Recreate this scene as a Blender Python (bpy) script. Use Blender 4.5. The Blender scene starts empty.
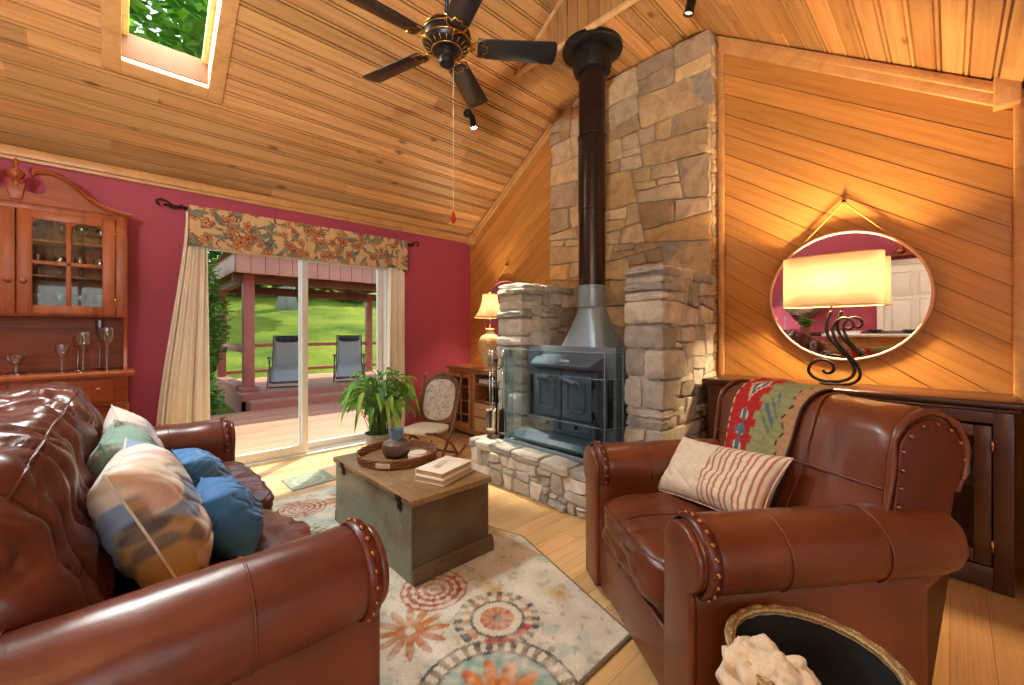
import bpy, math, random
from mathutils import Vector, Matrix, Euler, noise
R = random.Random(11)
SC = bpy.context.scene
COLL = SC.collection
PI = math.pi
sin, cos, rad = math.sin, math.cos, math.radians

# ------------------------------------------------------------------ colours
def lin(h):
    h = h.lstrip('#')
    out = []
    for i in (0, 2, 4):
        c = int(h[i:i+2], 16)/255
        out.append(c/12.92 if c <= .04045 else ((c+.055)/1.055)**2.4)
    return tuple(out)
def C4(h): return lin(h)+(1,)
def mixc(a, b, t): return tuple(a[i]*(1-t)+b[i]*t for i in range(3))
def mulc(a, k): return tuple(min(1, c*k) for c in a)

# ------------------------------------------------------------------ materials
class NT:
    def __init__(s, name):
        s.m = bpy.data.materials.new(name); s.m.use_nodes = True
        s.t = s.m.node_tree; s.n = s.t.nodes; s.l = s.t.links
        s.b = s.n['Principled BSDF']; s.out = s.n['Material Output']
    def new(s, ty, **kw):
        n = s.n.new(ty)
        for k, v in kw.items(): setattr(n, k, v)
        return n
    def link(s, a, b): s.l.new(a, b)
    def set(s, **kw):
        for k, v in kw.items():
            s.b.inputs[k.replace('_', ' ')].default_value = v
    def coord(s, kind='Object', scale=(1,1,1), rot=(0,0,0)):
        tc = s.new('ShaderNodeTexCoord'); mp = s.new('ShaderNodeMapping')
        mp.inputs['Scale'].default_value = scale; mp.inputs['Rotation'].default_value = rot
        s.link(tc.outputs[kind], mp.inputs['Vector']); return mp.outputs['Vector']
    def noise(s, vec, scale=5, detail=4, rough=.5, dist=0):
        n = s.new('ShaderNodeTexNoise'); n.inputs['Scale'].default_value = scale
        n.inputs['Detail'].default_value = detail; n.inputs['Roughness'].default_value = rough
        n.inputs['Distortion'].default_value = dist
        if vec is not None: s.link(vec, n.inputs['Vector'])
        return n.outputs['Fac']
    def ramp(s, fac, stops):
        r = s.new('ShaderNodeValToRGB'); e = r.color_ramp.elements
        while len(e) < len(stops): e.new(.5)
        for i, (p, c) in enumerate(stops):
            e[i].position = p; e[i].color = c if len(c) == 4 else tuple(c)+(1,)
        s.link(fac, r.inputs['Fac']); return r.outputs['Color']
    def mix(s, a, b, fac=.5, mode='MIX'):
        m = s.new('ShaderNodeMix', data_type='RGBA', blend_type=mode)
        ins = [i for i in m.inputs if i.type == 'RGBA']
        for sock, v in ((m.inputs[0], fac), (ins[0], a), (ins[1], b)):
            if isinstance(v, bpy.types.NodeSocket): s.link(v, sock)
            else: sock.default_value = v if not isinstance(v, tuple) or len(v) == 4 else v+(1,)
        return [o for o in m.outputs if o.type == 'RGBA'][0]
    def attr(s, name='Col'):
        a = s.new('ShaderNodeAttribute'); a.attribute_name = name; return a.outputs['Color']
    def bump(s, h, strength=.3, dist=.01):
        b = s.new('ShaderNodeBump'); b.inputs['Strength'].default_value = strength
        b.inputs['Distance'].default_value = dist
        s.link(h, b.inputs['Height']); s.link(b.outputs['Normal'], s.b.inputs['Normal']); return b
    def base(s, c):
        if isinstance(c, bpy.types.NodeSocket): s.link(c, s.b.inputs['Base Color'])
        else: s.b.inputs['Base Color'].default_value = c if len(c) == 4 else tuple(c)+(1,)

def plain(name, h, rough=.5, metal=0, var=.12, sc=12, bump=0, coat=0, bsc=60, spec=.5):
    """one colour broken up by soft noise"""
    t = NT(name); c = lin(h)
    v = t.coord('Object'); f = t.noise(v, sc, 4)
    t.base(t.ramp(f, [(.3, mulc(c, 1-var)), (.7, mulc(c, 1+var))]))
    t.set(Roughness=rough, Metallic=metal)
    t.b.inputs['Specular IOR Level'].default_value = spec
    if coat: t.set(Coat_Weight=coat, Coat_Roughness=.15)
    if bump: t.bump(t.noise(v, bsc, 3), bump, .004)
    return t.m
def wood(name, light, dark, stretch=(1.2, 22, 22), coord='Object', rough=.42, board=False, knots=0, coat=0, figure=.6, sc=1.0):
    t = NT(name); a, b = lin(light), lin(dark)
    v = t.coord(coord, stretch)
    f1 = t.noise(v, sc, 5, .6, figure)
    col = t.ramp(f1, [(.28, b), (.5, mixc(a, b, .35)), (.72, a)])
    v2 = t.coord(coord, (stretch[0]*.6, stretch[1]*3, stretch[2]*3))
    f2 = t.noise(v2, sc*2, 3)
    col = t.mix(col, t.ramp(f2, [(.35, (.78, .74, .7)), (.65, (1.05, 1.05, 1.05))]), .45, 'MULTIPLY')
    if knots:
        vk = t.coord(coord, (2.2, 5.0, 5.0))
        vo = t.new('ShaderNodeTexVoronoi'); vo.inputs['Scale'].default_value = 1.0; vo.inputs['Randomness'].default_value = 1
        t.link(vk, vo.inputs['Vector'])
        col = t.mix(col, mulc(b, .35), t.ramp(vo.outputs['Distance'], [(0.05, (knots,)*3), (.14, (0, 0, 0))]))
    if board: col = t.mix(col, t.attr(), 1.0, 'MULTIPLY')
    t.base(col); t.set(Roughness=rough)
    if coat: t.set(Coat_Weight=coat, Coat_Roughness=.2)
    t.bump(f2, .12, .003)
    return t.m
def vcol(name, rough=.8, bump=.25, bsc=250, sheen=0, var=.2, vsc=60, spec=.3):
    """colour laid out on the cloth itself as a vertex pattern, with fibre noise"""
    t = NT(name); v = t.coord('Object'); f = t.noise(v, vsc, 3)
    c = t.mix(t.attr(), t.ramp(f, [(.3, (1-var,)*3), (.7, (1, 1, 1))]), 1, 'MULTIPLY')
    t.base(c); t.set(Roughness=rough); t.b.inputs['Specular IOR Level'].default_value = spec
    if sheen: t.set(Sheen_Weight=sheen)
    t.bump(t.noise(v, bsc, 2), bump, .003)
    return t.m
def leather(name, light, dark, rough=.32, sc=3.2):
    t = NT(name); v = t.coord('Object')
    f = t.noise(v, sc, 4, .5)
    t.base(t.mix(lin(dark)+(1,), lin(light)+(1,), t.ramp(f, [(.3, (.25,)*3), (.7, (1,)*3)])))
    t.set(Roughness=rough)
    vo = t.new('ShaderNodeTexVoronoi'); vo.inputs['Scale'].default_value = 260; t.link(v, vo.inputs['Vector'])
    cre = t.noise(v, 8, 4, .55, 1.0)
    ad = t.new('ShaderNodeMath', operation='MULTIPLY_ADD'); t.link(vo.outputs['Distance'], ad.inputs[0]); ad.inputs[1].default_value = .12
    t.link(cre, ad.inputs[2])
    t.bump(ad.outputs[0], .16, .008)
    return t.m
def glassmat(name, tint='ffffff', rough=0, refl=.08, solid=False):
    t = NT(name)
    if solid:
        t.base(lin(tint)); t.set(Roughness=rough, IOR=1.45); t.b.inputs['Transmission Weight'].default_value = 1
        return t.m
    tr = t.new('ShaderNodeBsdfTransparent'); tr.inputs['Color'].default_value = C4(tint)
    gl = t.new('ShaderNodeBsdfGlossy'); gl.inputs['Roughness'].default_value = rough
    lw = t.new('ShaderNodeLayerWeight'); lw.inputs['Blend'].default_value = .25
    ma = t.new('ShaderNodeMath', operation='MULTIPLY_ADD'); t.link(lw.outputs['Facing'], ma.inputs[0])
    ma.inputs[1].default_value = refl*2.5; ma.inputs[2].default_value = refl*.5
    mx = t.new('ShaderNodeMixShader'); t.link(ma.outputs[0], mx.inputs[0])
    t.link(tr.outputs[0], mx.inputs[1]); t.link(gl.outputs[0], mx.inputs[2]); t.link(mx.outputs[0], t.out.inputs['Surface'])
    return t.m
def emit(name, h, strength):
    t = NT(name); t.base(lin(h)); t.b.inputs['Emission Color'].default_value = C4(h); t.b.inputs['Emission Strength'].default_value = strength
    return t.m
def shade_mat(name, h, thru=.5):
    """thin lamp-shade cloth that lets the bulb's light through"""
    t = NT(name); d = t.new('ShaderNodeBsdfDiffuse'); d.inputs['Color'].default_value = C4(h)
    tr = t.new('ShaderNodeBsdfTranslucent'); tr.inputs['Color'].default_value = C4(h)
    mx = t.new('ShaderNodeMixShader'); mx.inputs[0].default_value = thru
    t.link(d.outputs[0], mx.inputs[1]); t.link(tr.outputs[0], mx.inputs[2]); t.link(mx.outputs[0], t.out.inputs['Surface'])
    return t.m

# ------------------------------------------------------------------ objects
ORIGIN = {}
def tag(o, label=None, cat=None, group=None, kind=None):
    if label: o['label'] = label
    if cat: o['category'] = cat
    if group: o['group'] = group
    if kind: o['kind'] = kind
    return o
def thing(name, label, cat, loc=(0, 0, 0), rz=0, group=None):
    o = bpy.data.objects.new(name, None); COLL.objects.link(o)
    o.location = loc; o.rotation_euler = (0, 0, rz); o.empty_display_size = .05
    ORIGIN[o.name] = Vector(loc)
    return tag(o, label, cat, group)
def copy_tree(o, parent=None, loc=None, rz=None, label=None):
    c = o.copy(); COLL.objects.link(c)
    if parent is not None: c.parent = parent
    if loc is not None: c.location = loc
    if rz is not None: c.rotation_euler = (0, 0, rz)
    if label: c['label'] = label
    for ch in list(o.children): copy_tree(ch, c)
    return c
def rootof(o):
    while o.parent: o = o.parent
    return o
def perp(d):
    d = d.normalized(); a = Vector((0, 0, 1)) if abs(d.z) < .9 else Vector((1, 0, 0))
    u = d.cross(a).normalized(); return u, d.cross(u).normalized()

class MB:
    """collects shapes; build() links them as one mesh object"""
    def __init__(s): s.v = []; s.f = []; s.uv = []; s.c = []; s.hasuv = False; s.hasc = False
    def add(s, verts, faces, M=None, uv=None, col=None):
        o = len(s.v)
        for p in verts: s.v.append(M @ Vector(p) if M else Vector(p))
        for i, f in enumerate(faces):
            s.f.append([o+k for k in f])
            s.uv.append(uv[i] if uv else None)
            if uv: s.hasuv = True
            s.c.append(None if col is None else (col[i] if isinstance(col, list) else col))
            if col is not None: s.hasc = True
        return s
    def box(s, x0, x1, y0, y1, z0, z1, M=None, col=None):
        v = [(x0,y0,z0),(x1,y0,z0),(x1,y1,z0),(x0,y1,z0),(x0,y0,z1),(x1,y0,z1),(x1,y1,z1),(x0,y1,z1)]
        f = [(0,3,2,1),(4,5,6,7),(0,1,5,4),(1,2,6,5),(2,3,7,6),(3,0,4,7)]
        return s.add(v, f, M, None, col)
    def bar(s, a, b, w, h, up=(0,0,1), col=None):
        a, b = Vector(a), Vector(b); d = (b-a); L = d.length; d.normalize(); up = Vector(up)
        if abs(d.dot(up)) > .98: up = Vector((1, 0, 0))
        sd = d.cross(up).normalized(); u2 = sd.cross(d).normalized()
        M = Matrix((d, sd, u2)).transposed().to_4x4(); M.translation = a
        return s.box(0, L, -w/2, w/2, -h/2, h/2, M, col)
    def tube(s, pts, r, n=10, cap=True, closed=False, M=None, col=None):
        pts = [Vector(p) for p in pts]; m = len(pts)
        rr = r if isinstance(r, (list, tuple)) else [r]*m
        vs, fs = [], []; u = None
        for i, p in enumerate(pts):
            if closed: d = pts[(i+1) % m]-pts[i-1]
            else: d = pts[min(i+1, m-1)]-pts[max(i-1, 0)]
            if d.length < 1e-9: d = Vector((0, 0, 1))
            d.normalize()
            if u is None: u, _ = perp(d)
            u = (u-d*u.dot(d))
            if u.length < 1e-6: u, _ = perp(d)
            u.normalize(); w = d.cross(u)
            for k in range(n):
                a = 2*PI*k/n; vs.append(p+(u*cos(a)+w*sin(a))*rr[i])
        for i in range(m if closed else m-1):
            j = (i+1) % m
            for k in range(n):
                k2 = (k+1) % n; fs.append((i*n+k, i*n+k2, j*n+k2, j*n+k))
        if cap and not closed:
            fs.append(tuple(range(n))[::-1]); fs.append(tuple((m-1)*n+k for k in range(n)))
        return s.add(vs, fs, M, None, col)
    def lathe(s, prof, n=24, M=None, cap=True, sx=1, sy=1, col=None):
        vs, fs = [], []
        for r, z in prof:
            for k in range(n):
                a = 2*PI*k/n; vs.append((r*cos(a)*sx, r*sin(a)*sy, z))
        for i in range(len(prof)-1):
            for k in range(n):
                k2 = (k+1) % n; fs.append((i*n+k, i*n+k2, (i+1)*n+k2, (i+1)*n+k))
        if cap:
            if prof[0][0] > 1e-5: fs.append(tuple(range(n))[::-1])
            if prof[-1][0] > 1e-5: fs.append(tuple((len(prof)-1)*n+k for k in range(n)))
        return s.add(vs, fs, M, None, col)
    def prism(s, poly, h0, h1, M=None, col=None):
        n = len(poly)
        v = [(x, y, h0) for x, y in poly]+[(x, y, h1) for x, y in poly]
        f = [tuple(range(n))[::-1], tuple(range(n, 2*n))]+[(i, (i+1) % n, n+(i+1) % n, n+i) for i in range(n)]
        return s.add(v, f, M, None, col)
    def grid(s, fn, nu, nv, cu=False, cv=False, M=None, colfn=None, uvfn=None):
        vs = []
        for i in range(nu):
            for j in range(nv):
                vs.append(fn(i/(nu if cu else nu-1), j/(nv if cv else nv-1)))
        fs, cs, us = [], [], []
        if colfn: vc = [colfn(i/(nu if cu else nu-1), j/(nv if cv else nv-1)) for i in range(nu) for j in range(nv)]
        for i in range(nu if cu else nu-1):
            for j in range(nv if cv else nv-1):
                a, b = (i+1) % nu, (j+1) % nv
                fs.append((i*nv+j, a*nv+j, a*nv+b, i*nv+b))
                if colfn: cs.append([vc[i*nv+j], vc[a*nv+j], vc[a*nv+b], vc[i*nv+b]])
                if uvfn: us.append(uvfn(i, j))
        return s.add(vs, fs, M, us or None, cs or None)
    def ball(s, c, rx, ry=None, rz=None, n=12, m=8, M=None, col=None):
        ry = ry or rx; rz = rz or rx; vs, fs = [], []
        c = Vector(c)
        for i in range(1, m):
            t = PI*i/m
            for k in range(n):
                a = 2*PI*k/n; vs.append(c+Vector((rx*sin(t)*cos(a), ry*sin(t)*sin(a), rz*cos(t))))
        vs.append(c+Vector((0, 0, rz))); vs.append(c-Vector((0, 0, rz))); T = len(vs)-2
        for i in range(m-2):
            for k in range(n):
                k2 = (k+1) % n; fs.append((i*n+k, (i+1)*n+k, (i+1)*n+k2, i*n+k2))
        for k in range(n):
            k2 = (k+1) % n; fs.append((T, k, k2)); fs.append((T+1, (m-2)*n+k2, (m-2)*n+k))
        return s.add(vs, fs, M, None, col)
    def puff(s, c, h, p=5, n=14, fn=None, M=None):
        """rounded cushion block: half sizes h, exponent p; fn(unit point) -> extra offset vector"""
        c = Vector(c); idx = {}; vs = []; fs = []
        def vert(a, b, d):
            k = (round(a*n), round(b*n), round(d*n))
            if k not in idx:
                q = Vector((a, b, d)); q = Vector([math.copysign(abs(math.tan(x*PI/4)), x) for x in q])
                rr = (abs(q.x)**p+abs(q.y)**p+abs(q.z)**p)**(1/p); u = q/rr
                P = Vector((u.x*h[0], u.y*h[1], u.z*h[2]))
                if fn: P = P+Vector(fn(u))
                idx[k] = len(vs); vs.append(c+P)
            return idx[k]
        g = [-1+2*i/n for i in range(n+1)]
        for ax in range(3):
            for sg in (-1, 1):
                for i in range(n):
                    for j in range(n):
                        q = []
                        for (a, b) in ((g[i], g[j]), (g[i+1], g[j]), (g[i+1], g[j+1]), (g[i], g[j+1])):
                            t = [0, 0, 0]; t[ax] = sg; t[(ax+1) % 3] = a; t[(ax+2) % 3] = b; q.append(vert(*t))
                        fs.append(q if sg > 0 else q[::-1])
        return s.add(vs, fs, M)
    def build(s, name, m, parent=None, w=False, smooth=False, bevel=0, sub=0, label=None, weld=False, seg=2, angle=40):
        off = Vector((0, 0, 0))
        if w and parent is not None: off = ORIGIN[rootof(parent).name]
        me = bpy.data.meshes.new(name)
        me.from_pydata([tuple(p-off) for p in s.v], [], s.f)
        if s.hasuv:
            uvl = me.uv_layers.new(name='UVMap'); k = 0; data = []
            for f, u in zip(s.f, s.uv):
                for i in range(len(f)): data.extend(u[i] if u else (0, 0))
            uvl.data.foreach_set('uv', data)
        if s.hasc:
            ca = me.color_attributes.new('Col', 'FLOAT_COLOR', 'CORNER'); data = []
            for f, c in zip(s.f, s.c):
                c = c or (1, 1, 1)
                for i in range(len(f)):
                    q = c[i] if isinstance(c, list) else c
                    data.extend((q[0], q[1], q[2], 1))
            ca.data.foreach_set('color', data)
        me.materials.append(m)
        if smooth: me.polygons.foreach_set('use_smooth', [True]*len(me.polygons))
        me.validate(); me.update()
        o = bpy.data.objects.new(name, me); COLL.objects.link(o)
        if parent is not None: o.parent = parent
        if bevel:
            b = o.modifiers.new('bevel', 'BEVEL'); b.width = bevel; b.segments = seg; b.limit_method = 'ANGLE'; b.angle_limit = rad(angle)
            b.harden_normals = False
        if sub:
            u = o.modifiers.new('sub', 'SUBSURF'); u.levels = sub; u.render_levels = sub
        if smooth == 'auto' or (bevel and not smooth):
            me.polygons.foreach_set('use_smooth', [True]*len(me.polygons))
            bpy_smooth_by_angle(o)
        if label: o['label'] = label
        return o
def bpy_smooth_by_angle(o, a=rad(38)):
    """sharp edges where faces meet at a hard angle, so bevelled boxes stay crisp"""
    me = o.data; ang = {}
    norms = [p.normal.copy() for p in me.polygons]
    for p in me.polygons:
        for ek in p.edge_keys: ang.setdefault(ek, []).append(p.index)
    sharp = [False]*len(me.edges)
    for e in me.edges:
        fs = ang.get(tuple(sorted(e.vertices)), [])
        if len(fs) != 2: sharp[e.index] = True
        elif norms[fs[0]].length > 0 and norms[fs[1]].length > 0 and norms[fs[0]].angle(norms[fs[1]]) > a: sharp[e.index] = True
    if 'bevel' in o.modifiers: return
    at = me.attributes.get('sharp_edge') or me.attributes.new('sharp_edge', 'BOOLEAN', 'EDGE')
    at.data.foreach_set('value', sharp)
def struct(name, mb, m, **kw):
    o = mb.build(name, m, **kw); o['kind'] = 'structure'; return o
def T3(x, y, z): return Matrix.Translation((x, y, z))
def RX(a): return Matrix.Rotation(a, 4, 'X')
def RY(a): return Matrix.Rotation(a, 4, 'Y')
def RZ(a): return Matrix.Rotation(a, 4, 'Z')
def clip(poly, a, b, c):
    """keep the part of a 2-D polygon where a*x+b*y<=c"""
    out = []
    for i, p in enumerate(poly):
        q = poly[(i+1) % len(poly)]; dp, dq = a*p[0]+b*p[1]-c, a*q[0]+b*q[1]-c
        if dp <= 0: out.append(p)
        if (dp < 0 < dq) or (dq < 0 < dp):
            t = dp/(dp-dq); out.append((p[0]+(q[0]-p[0])*t, p[1]+(q[1]-p[1])*t))
    return out
def area2(p): return sum(p[i][0]*p[(i+1) % len(p)][1]-p[(i+1) % len(p)][0]*p[i][1] for i in range(len(p)))/2
def smoothstep(a, b, x):
    t = max(0, min(1, (x-a)/(b-a))); return t*t*(3-2*t)
def nz(x, y, z=0): return noise.noise(Vector((x, y, z)))
# ------------------------------------------------------------------ palette
M = {}
M['pine'] = wood('pine_ceiling', 'd4a56c', 'b07a44', (1.1, 26, 26), 'UV', .42, board=True, knots=.9)
M['oak_panel'] = wood('oak_panelling', 'd29850', 'b57a38', (1.6, 30, 30), 'UV', .34, board=True, coat=.15)
M['oak_floor'] = wood('oak_floor', 'e3bf8a', 'cda066', (1.4, 24, 24), 'UV', .3, board=True, coat=.2, figure=1.2)
M['gap'] = plain('board_gap', '5a3414', .8)
M['trimwood'] = wood('trim_wood', 'd6a66a', 'be8a50', (12, 12, 12), 'Object', .4, sc=.6)
M['red'] = plain('red_wall', 'a8445c', .62, var=.04, sc=6, bump=.05, bsc=220)
M['white'] = plain('white_vinyl', 'e9e7e2', .4, var=.03)
M['alum'] = plain('aluminium', 'c6c4be', .35, .6, var=.04)
M['glass'] = glassmat('window_glass', 'f6fbf9', 0, .03)
M['bluegl'] = glassmat('fire_glass', 'e6f1f5', .02, .05)
M['crystal'] = glassmat('crystal', 'f2f4f4', .03, .22)
M['cherry'] = wood('cherry_wood', 'ac5a22', '783612', (14, 14, 1.4), 'Object', .45, coat=.05)
M['cherry_h'] = wood('cherry_wood_flat', 'a6541f', '743211', (1.4, 14, 14), 'Object', .5, coat=0)
M['darkwood'] = wood('dark_walnut', '4a2415', '2c140c', (16, 2, 16), 'Object', .3, coat=.3)
M['iron'] = plain('wrought_iron', '2a221d', .45, .7, var=.2, sc=40)
M['black'] = plain('black_metal', '1c1b1c', .4, .4, var=.15)
M['stove'] = plain('stove_enamel', '66727e', .4, .1, var=.1, sc=30, bump=.08, bsc=180)
M['stovelt'] = plain('stove_steel', '8494a0', .36, .3, var=.08)
M['pipe'] = plain('stove_pipe_steel', '3b3330', .3, .85, var=.15, sc=8)
M['brass'] = plain('polished_brass', 'c79b52', .25, 1, var=.06)
M['chrome'] = plain('chrome', 'd8d8d8', .15, 1, var=.03)
M['mirror'] = plain('mirror_silver', 'f2f2f2', .01, 1, var=0)
M['leather'] = leather('brown_leather', '713d30', '48221a', .31)
M['leather2'] = leather('red_brown_leather', '79432b', '502817', .3)
M['leather_dk'] = leather('dark_red_leather', '5e2318', '48170f', .36)
M['nail'] = plain('antique_brass_nails', '9a6a44', .35, .9)
M['linen'] = plain('cream_curtain', 'f4ebda', .85, var=.05, sc=5, bump=.2, bsc=300)
M['cloth'] = vcol('woven_cloth')
M['rugm'] = vcol('rug_pile', .95, .5, 320, .2, .18, 90)
M['deck'] = wood('deck_stain', 'cf8a64', 'ae6848', (1.2, 16, 16), 'UV', .6, board=True)
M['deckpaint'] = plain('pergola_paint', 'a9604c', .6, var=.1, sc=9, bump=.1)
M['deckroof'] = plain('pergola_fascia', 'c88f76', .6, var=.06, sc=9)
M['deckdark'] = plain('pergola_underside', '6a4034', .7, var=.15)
M['whitepl'] = plain('white_paint', 'e8e4dc', .5, var=.03)
def stone_mat():
    t = NT('field_stone'); v = t.coord('Object')
    f = t.noise(v, 9, 8, .65, .4)
    c = t.mix(t.attr(), t.ramp(f, [(.28, (.62, .6, .58)), (.5, (.95, .94, .93)), (.75, (1.22, 1.2, 1.16))]), 1, 'MULTIPLY')
    t.base(c); t.set(Roughness=.85); t.b.inputs['Specular IOR Level'].default_value = .25
    t.bump(t.noise(v, 26, 8, .7), .7, .02)
    return t.m
M['stone'] = stone_mat()
M['mortar'] = plain('mortar', '9a8f7c', .95, var=.25, sc=20, bump=.6, bsc=90)
M['mortar_w'] = plain('whitewashed_mortar', 'c2bdb0', .95, var=.2, sc=20, bump=.6, bsc=90)

# ------------------------------------------------------------------ room dimensions
XG, YR, XB, YF = 3.66, 4.70, -3.0, -3.0       # gable wall, red wall, rear wall, front wall
EAVE, SL, SOF = 2.64, .69, 3.84
YRID = 2.19; ZRID = EAVE+SL*(YR-YRID)
def zl(y): return EAVE+SL*(YR-y)
def zr(y): return SOF-SL*(1.42-y)
YE = -.30                                       # where the near slope comes down
def boardcol(lo=.82, hi=1.12, tint=.05):
    k = R.uniform(lo, hi); return (k*R.uniform(1-tint, 1+tint), k, k*R.uniform(1-tint, 1+tint))

# floor: oak planks along x, real gaps between them
mb = MB(); y = YF; W = .125
while y < YR:
    x = XB-R.uniform(0, 1.5)
    while x < XG:
        L = R.uniform(.9, 2.0); x0, x1 = max(x, XB)+.0008, min(x+L, XG)-.0008; y1 = min(y+W, YR)
        if x1 > x0:
            o = R.uniform(0, 9)
            mb.add([(x0,y+.001,0),(x1,y+.001,0),(x1,y1-.001,0),(x0,y1-.001,0)], [(0,1,2,3)], None, [[(x0+o,y),(x1+o,y),(x1+o,y1),(x0+o,y1)]], boardcol(.8, 1.15))
        x += L
    y += W
mb.box(XB-.1, XG+.1, YF-.1, YR+.1, -.12, -.003, None, (.35, .3, .25))
struct('floor', mb, M['oak_floor'])

# ceiling: grooved pine boards on the two slopes, the dropped soffit and its upright face
def boards(mb, P0, U, V, L, W, N, pitch=.135, hole=None, maxlen=3.4):
    """bead-grooved boards: rows along U (length L), stacked along V (width W); N points into the room"""
    P0, U, V, N = Vector(P0), Vector(U), Vector(V), Vector(N); n = int(W/pitch+.999)
    flip = U.cross(V).dot(N) < 0
    for i in range(n):
        v0 = i*pitch; v1 = min(W, v0+pitch)
        spans = [(0, L)]
        if hole and v1 > hole[2]+1e-4 and v0 < hole[3]-1e-4: spans = hole[4]
        for a, b in spans:
            u = a if a > 0 else -R.uniform(0, maxlen*.8)
            while u < b:
                ln = R.uniform(maxlen*.45, maxlen); u0, u1 = max(u, a), min(u+ln, b); u += ln
                if u1-u0 < .02: continue
                c = boardcol(.70, 1.14, .05); o = R.uniform(0, 20)
                prof = [(v0, -.020), (v0+.005, -.020), (v0+.008, 0), (v0+.022, .002), (v0+.026, -.016), (v0+.031, -.016), (v0+.034, 0), (v1-.004, 0), (v1, -.020)]
                prof = [(min(p, v1), d) for p, d in prof]
                vs = []
                for p, d in prof: vs += [P0+U*u0+V*p+N*d, P0+U*u1+V*p+N*d]
                fs, us = [], []
                for k in range(len(prof)-1):
                    f = (2*k, 2*k+1, 2*k+3, 2*k+2); fs.append(f if not flip else f[::-1])
                    q = [(u0+o, prof[k][0]), (u1+o, prof[k][0]), (u1+o, prof[k+1][0]), (u0+o, prof[k+1][0])]
                    us.append(q if not flip else q[::-1])
                mb.add(vs, fs, None, us, c)
cl = math.hypot(1, SL)
mb = MB(); LX = XG-XB
HX0, HX1 = .02, .53; KX_0, KX_1 = -1.75, -1.24; HV0 = .135*7; HV1 = HV0+.135*9         # skylight openings, second one added for fill light (x range, distance up the slope)
boards(mb, (XB, YR, EAVE), (1,0,0), (0,-1/cl,SL/cl), LX, (YR-YRID)*cl, (0,-SL/cl,-1/cl), .135, (0, 0, HV0, HV1, [(0, KX_0-XB), (KX_1-XB, HX0-XB), (HX1-XB, LX)]))
boards(mb, (XB, YE, zr(YE)), (1,0,0), (0,1/cl,SL/cl), LX, (YRID-YE)*cl, (0,SL/cl,-1/cl))
SX = 2.86; SY0, SY1 = 1.42, 2.96
boards(mb, (SX, SY0, SOF), (1,0,0), (0,1,0), XG-SX, SY1-SY0, (0,0,-1))
o = len(mb.f)
# upright face of the soffit: boards stand on end, cut to the slopes
y = SY0
while y < SY1-.01:
    y1 = min(y+.11, SY1); c = boardcol(.6, .95); u0 = R.uniform(0, 9)
    pts = [(y+.003, SOF), (y1-.003, SOF), (y1-.003, min(zl(y1), zr(y1))), (y+.003, min(zl(y), zr(y)))]
    mb.add([(SX, a, b) for a, b in pts], [(3,2,1,0)], None, [[(b+u0, a) for a, b in pts][::-1]], c)
    y = y1
mb.box(SX+.004, SX+.02, SY0, SY1, SOF+.01, ZRID-.3, None, (.3, .3, .3))
# flat ceiling beyond the low side
boards(mb, (XB, YF, zr(YE)), (1,0,0), (0,1,0), LX, YE-YF, (0,0,-1))
struct('ceiling', mb, M['pine'])
# roof deck above, so no light leaks through the joints
mb = MB()
for (ya, za, yb, zb) in ((YR+.3, EAVE-.2, YRID, ZRID), (YRID, ZRID, YE-.02, zr(YE)), (YE, zr(YE), YF-.3, zr(YE))):
    sky = ya > 4.8
    def quad(x0, x1, t0, t1):
        pa = (ya+(yb-ya)*t0, za+(zb-za)*t0); pb = (ya+(yb-ya)*t1, za+(zb-za)*t1)
        mb.add([(x0,pa[0],pa[1]+.03),(x1,pa[0],pa[1]+.03),(x1,pb[0],pb[1]+.03),(x0,pb[0],pb[1]+.03),
                (x0,pa[0],pa[1]+.2),(x1,pa[0],pa[1]+.2),(x1,pb[0],pb[1]+.2),(x0,pb[0],pb[1]+.2)],
               [(0,1,2,3),(7,6,5,4),(0,4,5,1),(1,5,6,2),(2,6,7,3),(3,7,4,0)])
    if sky:
        yt = lambda v: ((YR-v/cl)-ya)/(yb-ya)
        a, b = yt(HV0-.0), yt(HV1+.0)
        quad(XB-.2, KX_0, 0, 1); quad(KX_1, HX0, 0, 1); quad(HX1, XG+.2, 0, 1)
        for p_, q_ in ((HX0, HX1), (KX_0, KX_1)): quad(p_, q_, 0, a); quad(p_, q_, b, 1)
    else: quad(XB-.2, XG+.2, 0, 1)
struct('ceiling_roof_deck', mb, M['gap'])

# diagonal tongue-and-groove boards on the gable wall
def diag_wall(mb, outline, ang, pitch, X, gap=.004, up=1):
    ca_, sa_ = cos(ang), sin(ang); lo = min(-p[0]*sa_+p[1]*ca_ for p in outline); hi = max(-p[0]*sa_+p[1]*ca_ for p in outline)
    v = lo-R.uniform(0, pitch)
    while v < hi:
        p = clip(outline, sa_, -ca_, -(v+gap)); p = clip(p, -sa_, ca_, v+pitch-gap) if len(p) > 2 else p
        if len(p) > 2:
            c = boardcol(.84, 1.1, .03); o = R.uniform(0, 9)
            if area2(p) > 0: p = p[::-1]
            uv = [(q[0]*ca_+q[1]*sa_+o, -q[0]*sa_+q[1]*ca_) for q in p]
            mb.add([(X, q[0], q[1]) for q in p], [tuple(range(len(p)))], None, [uv], c)
        v += pitch
mb = MB()
right = [(YE-.0, 0), (1.36, 0), (1.36, zr(1.36)), (YE, zr(YE))]
diag_wall(mb, right, rad(34.6), .136, XG, .003)
left = [(2.9, 0), (YR, 0), (YR, EAVE), (2.9, zl(2.9))]
diag_wall(mb, left, rad(-35), .14, XG, .003)
mb.add([(XG, YF, 0), (XG, YF, 2.7), (XG, YE, 2.7), (XG, YE, 0)], [(0,1,2,3)], None, [[(0,0),(0,2),(2,2),(2,0)]], (1, 1, 1))
mb.box(XG+.006, XG+.12, YF-.1, YR+.1, -.1, 4.5, None, (.5, .42, .34))
struct('wall_right', mb, M['oak_panel'])

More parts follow.
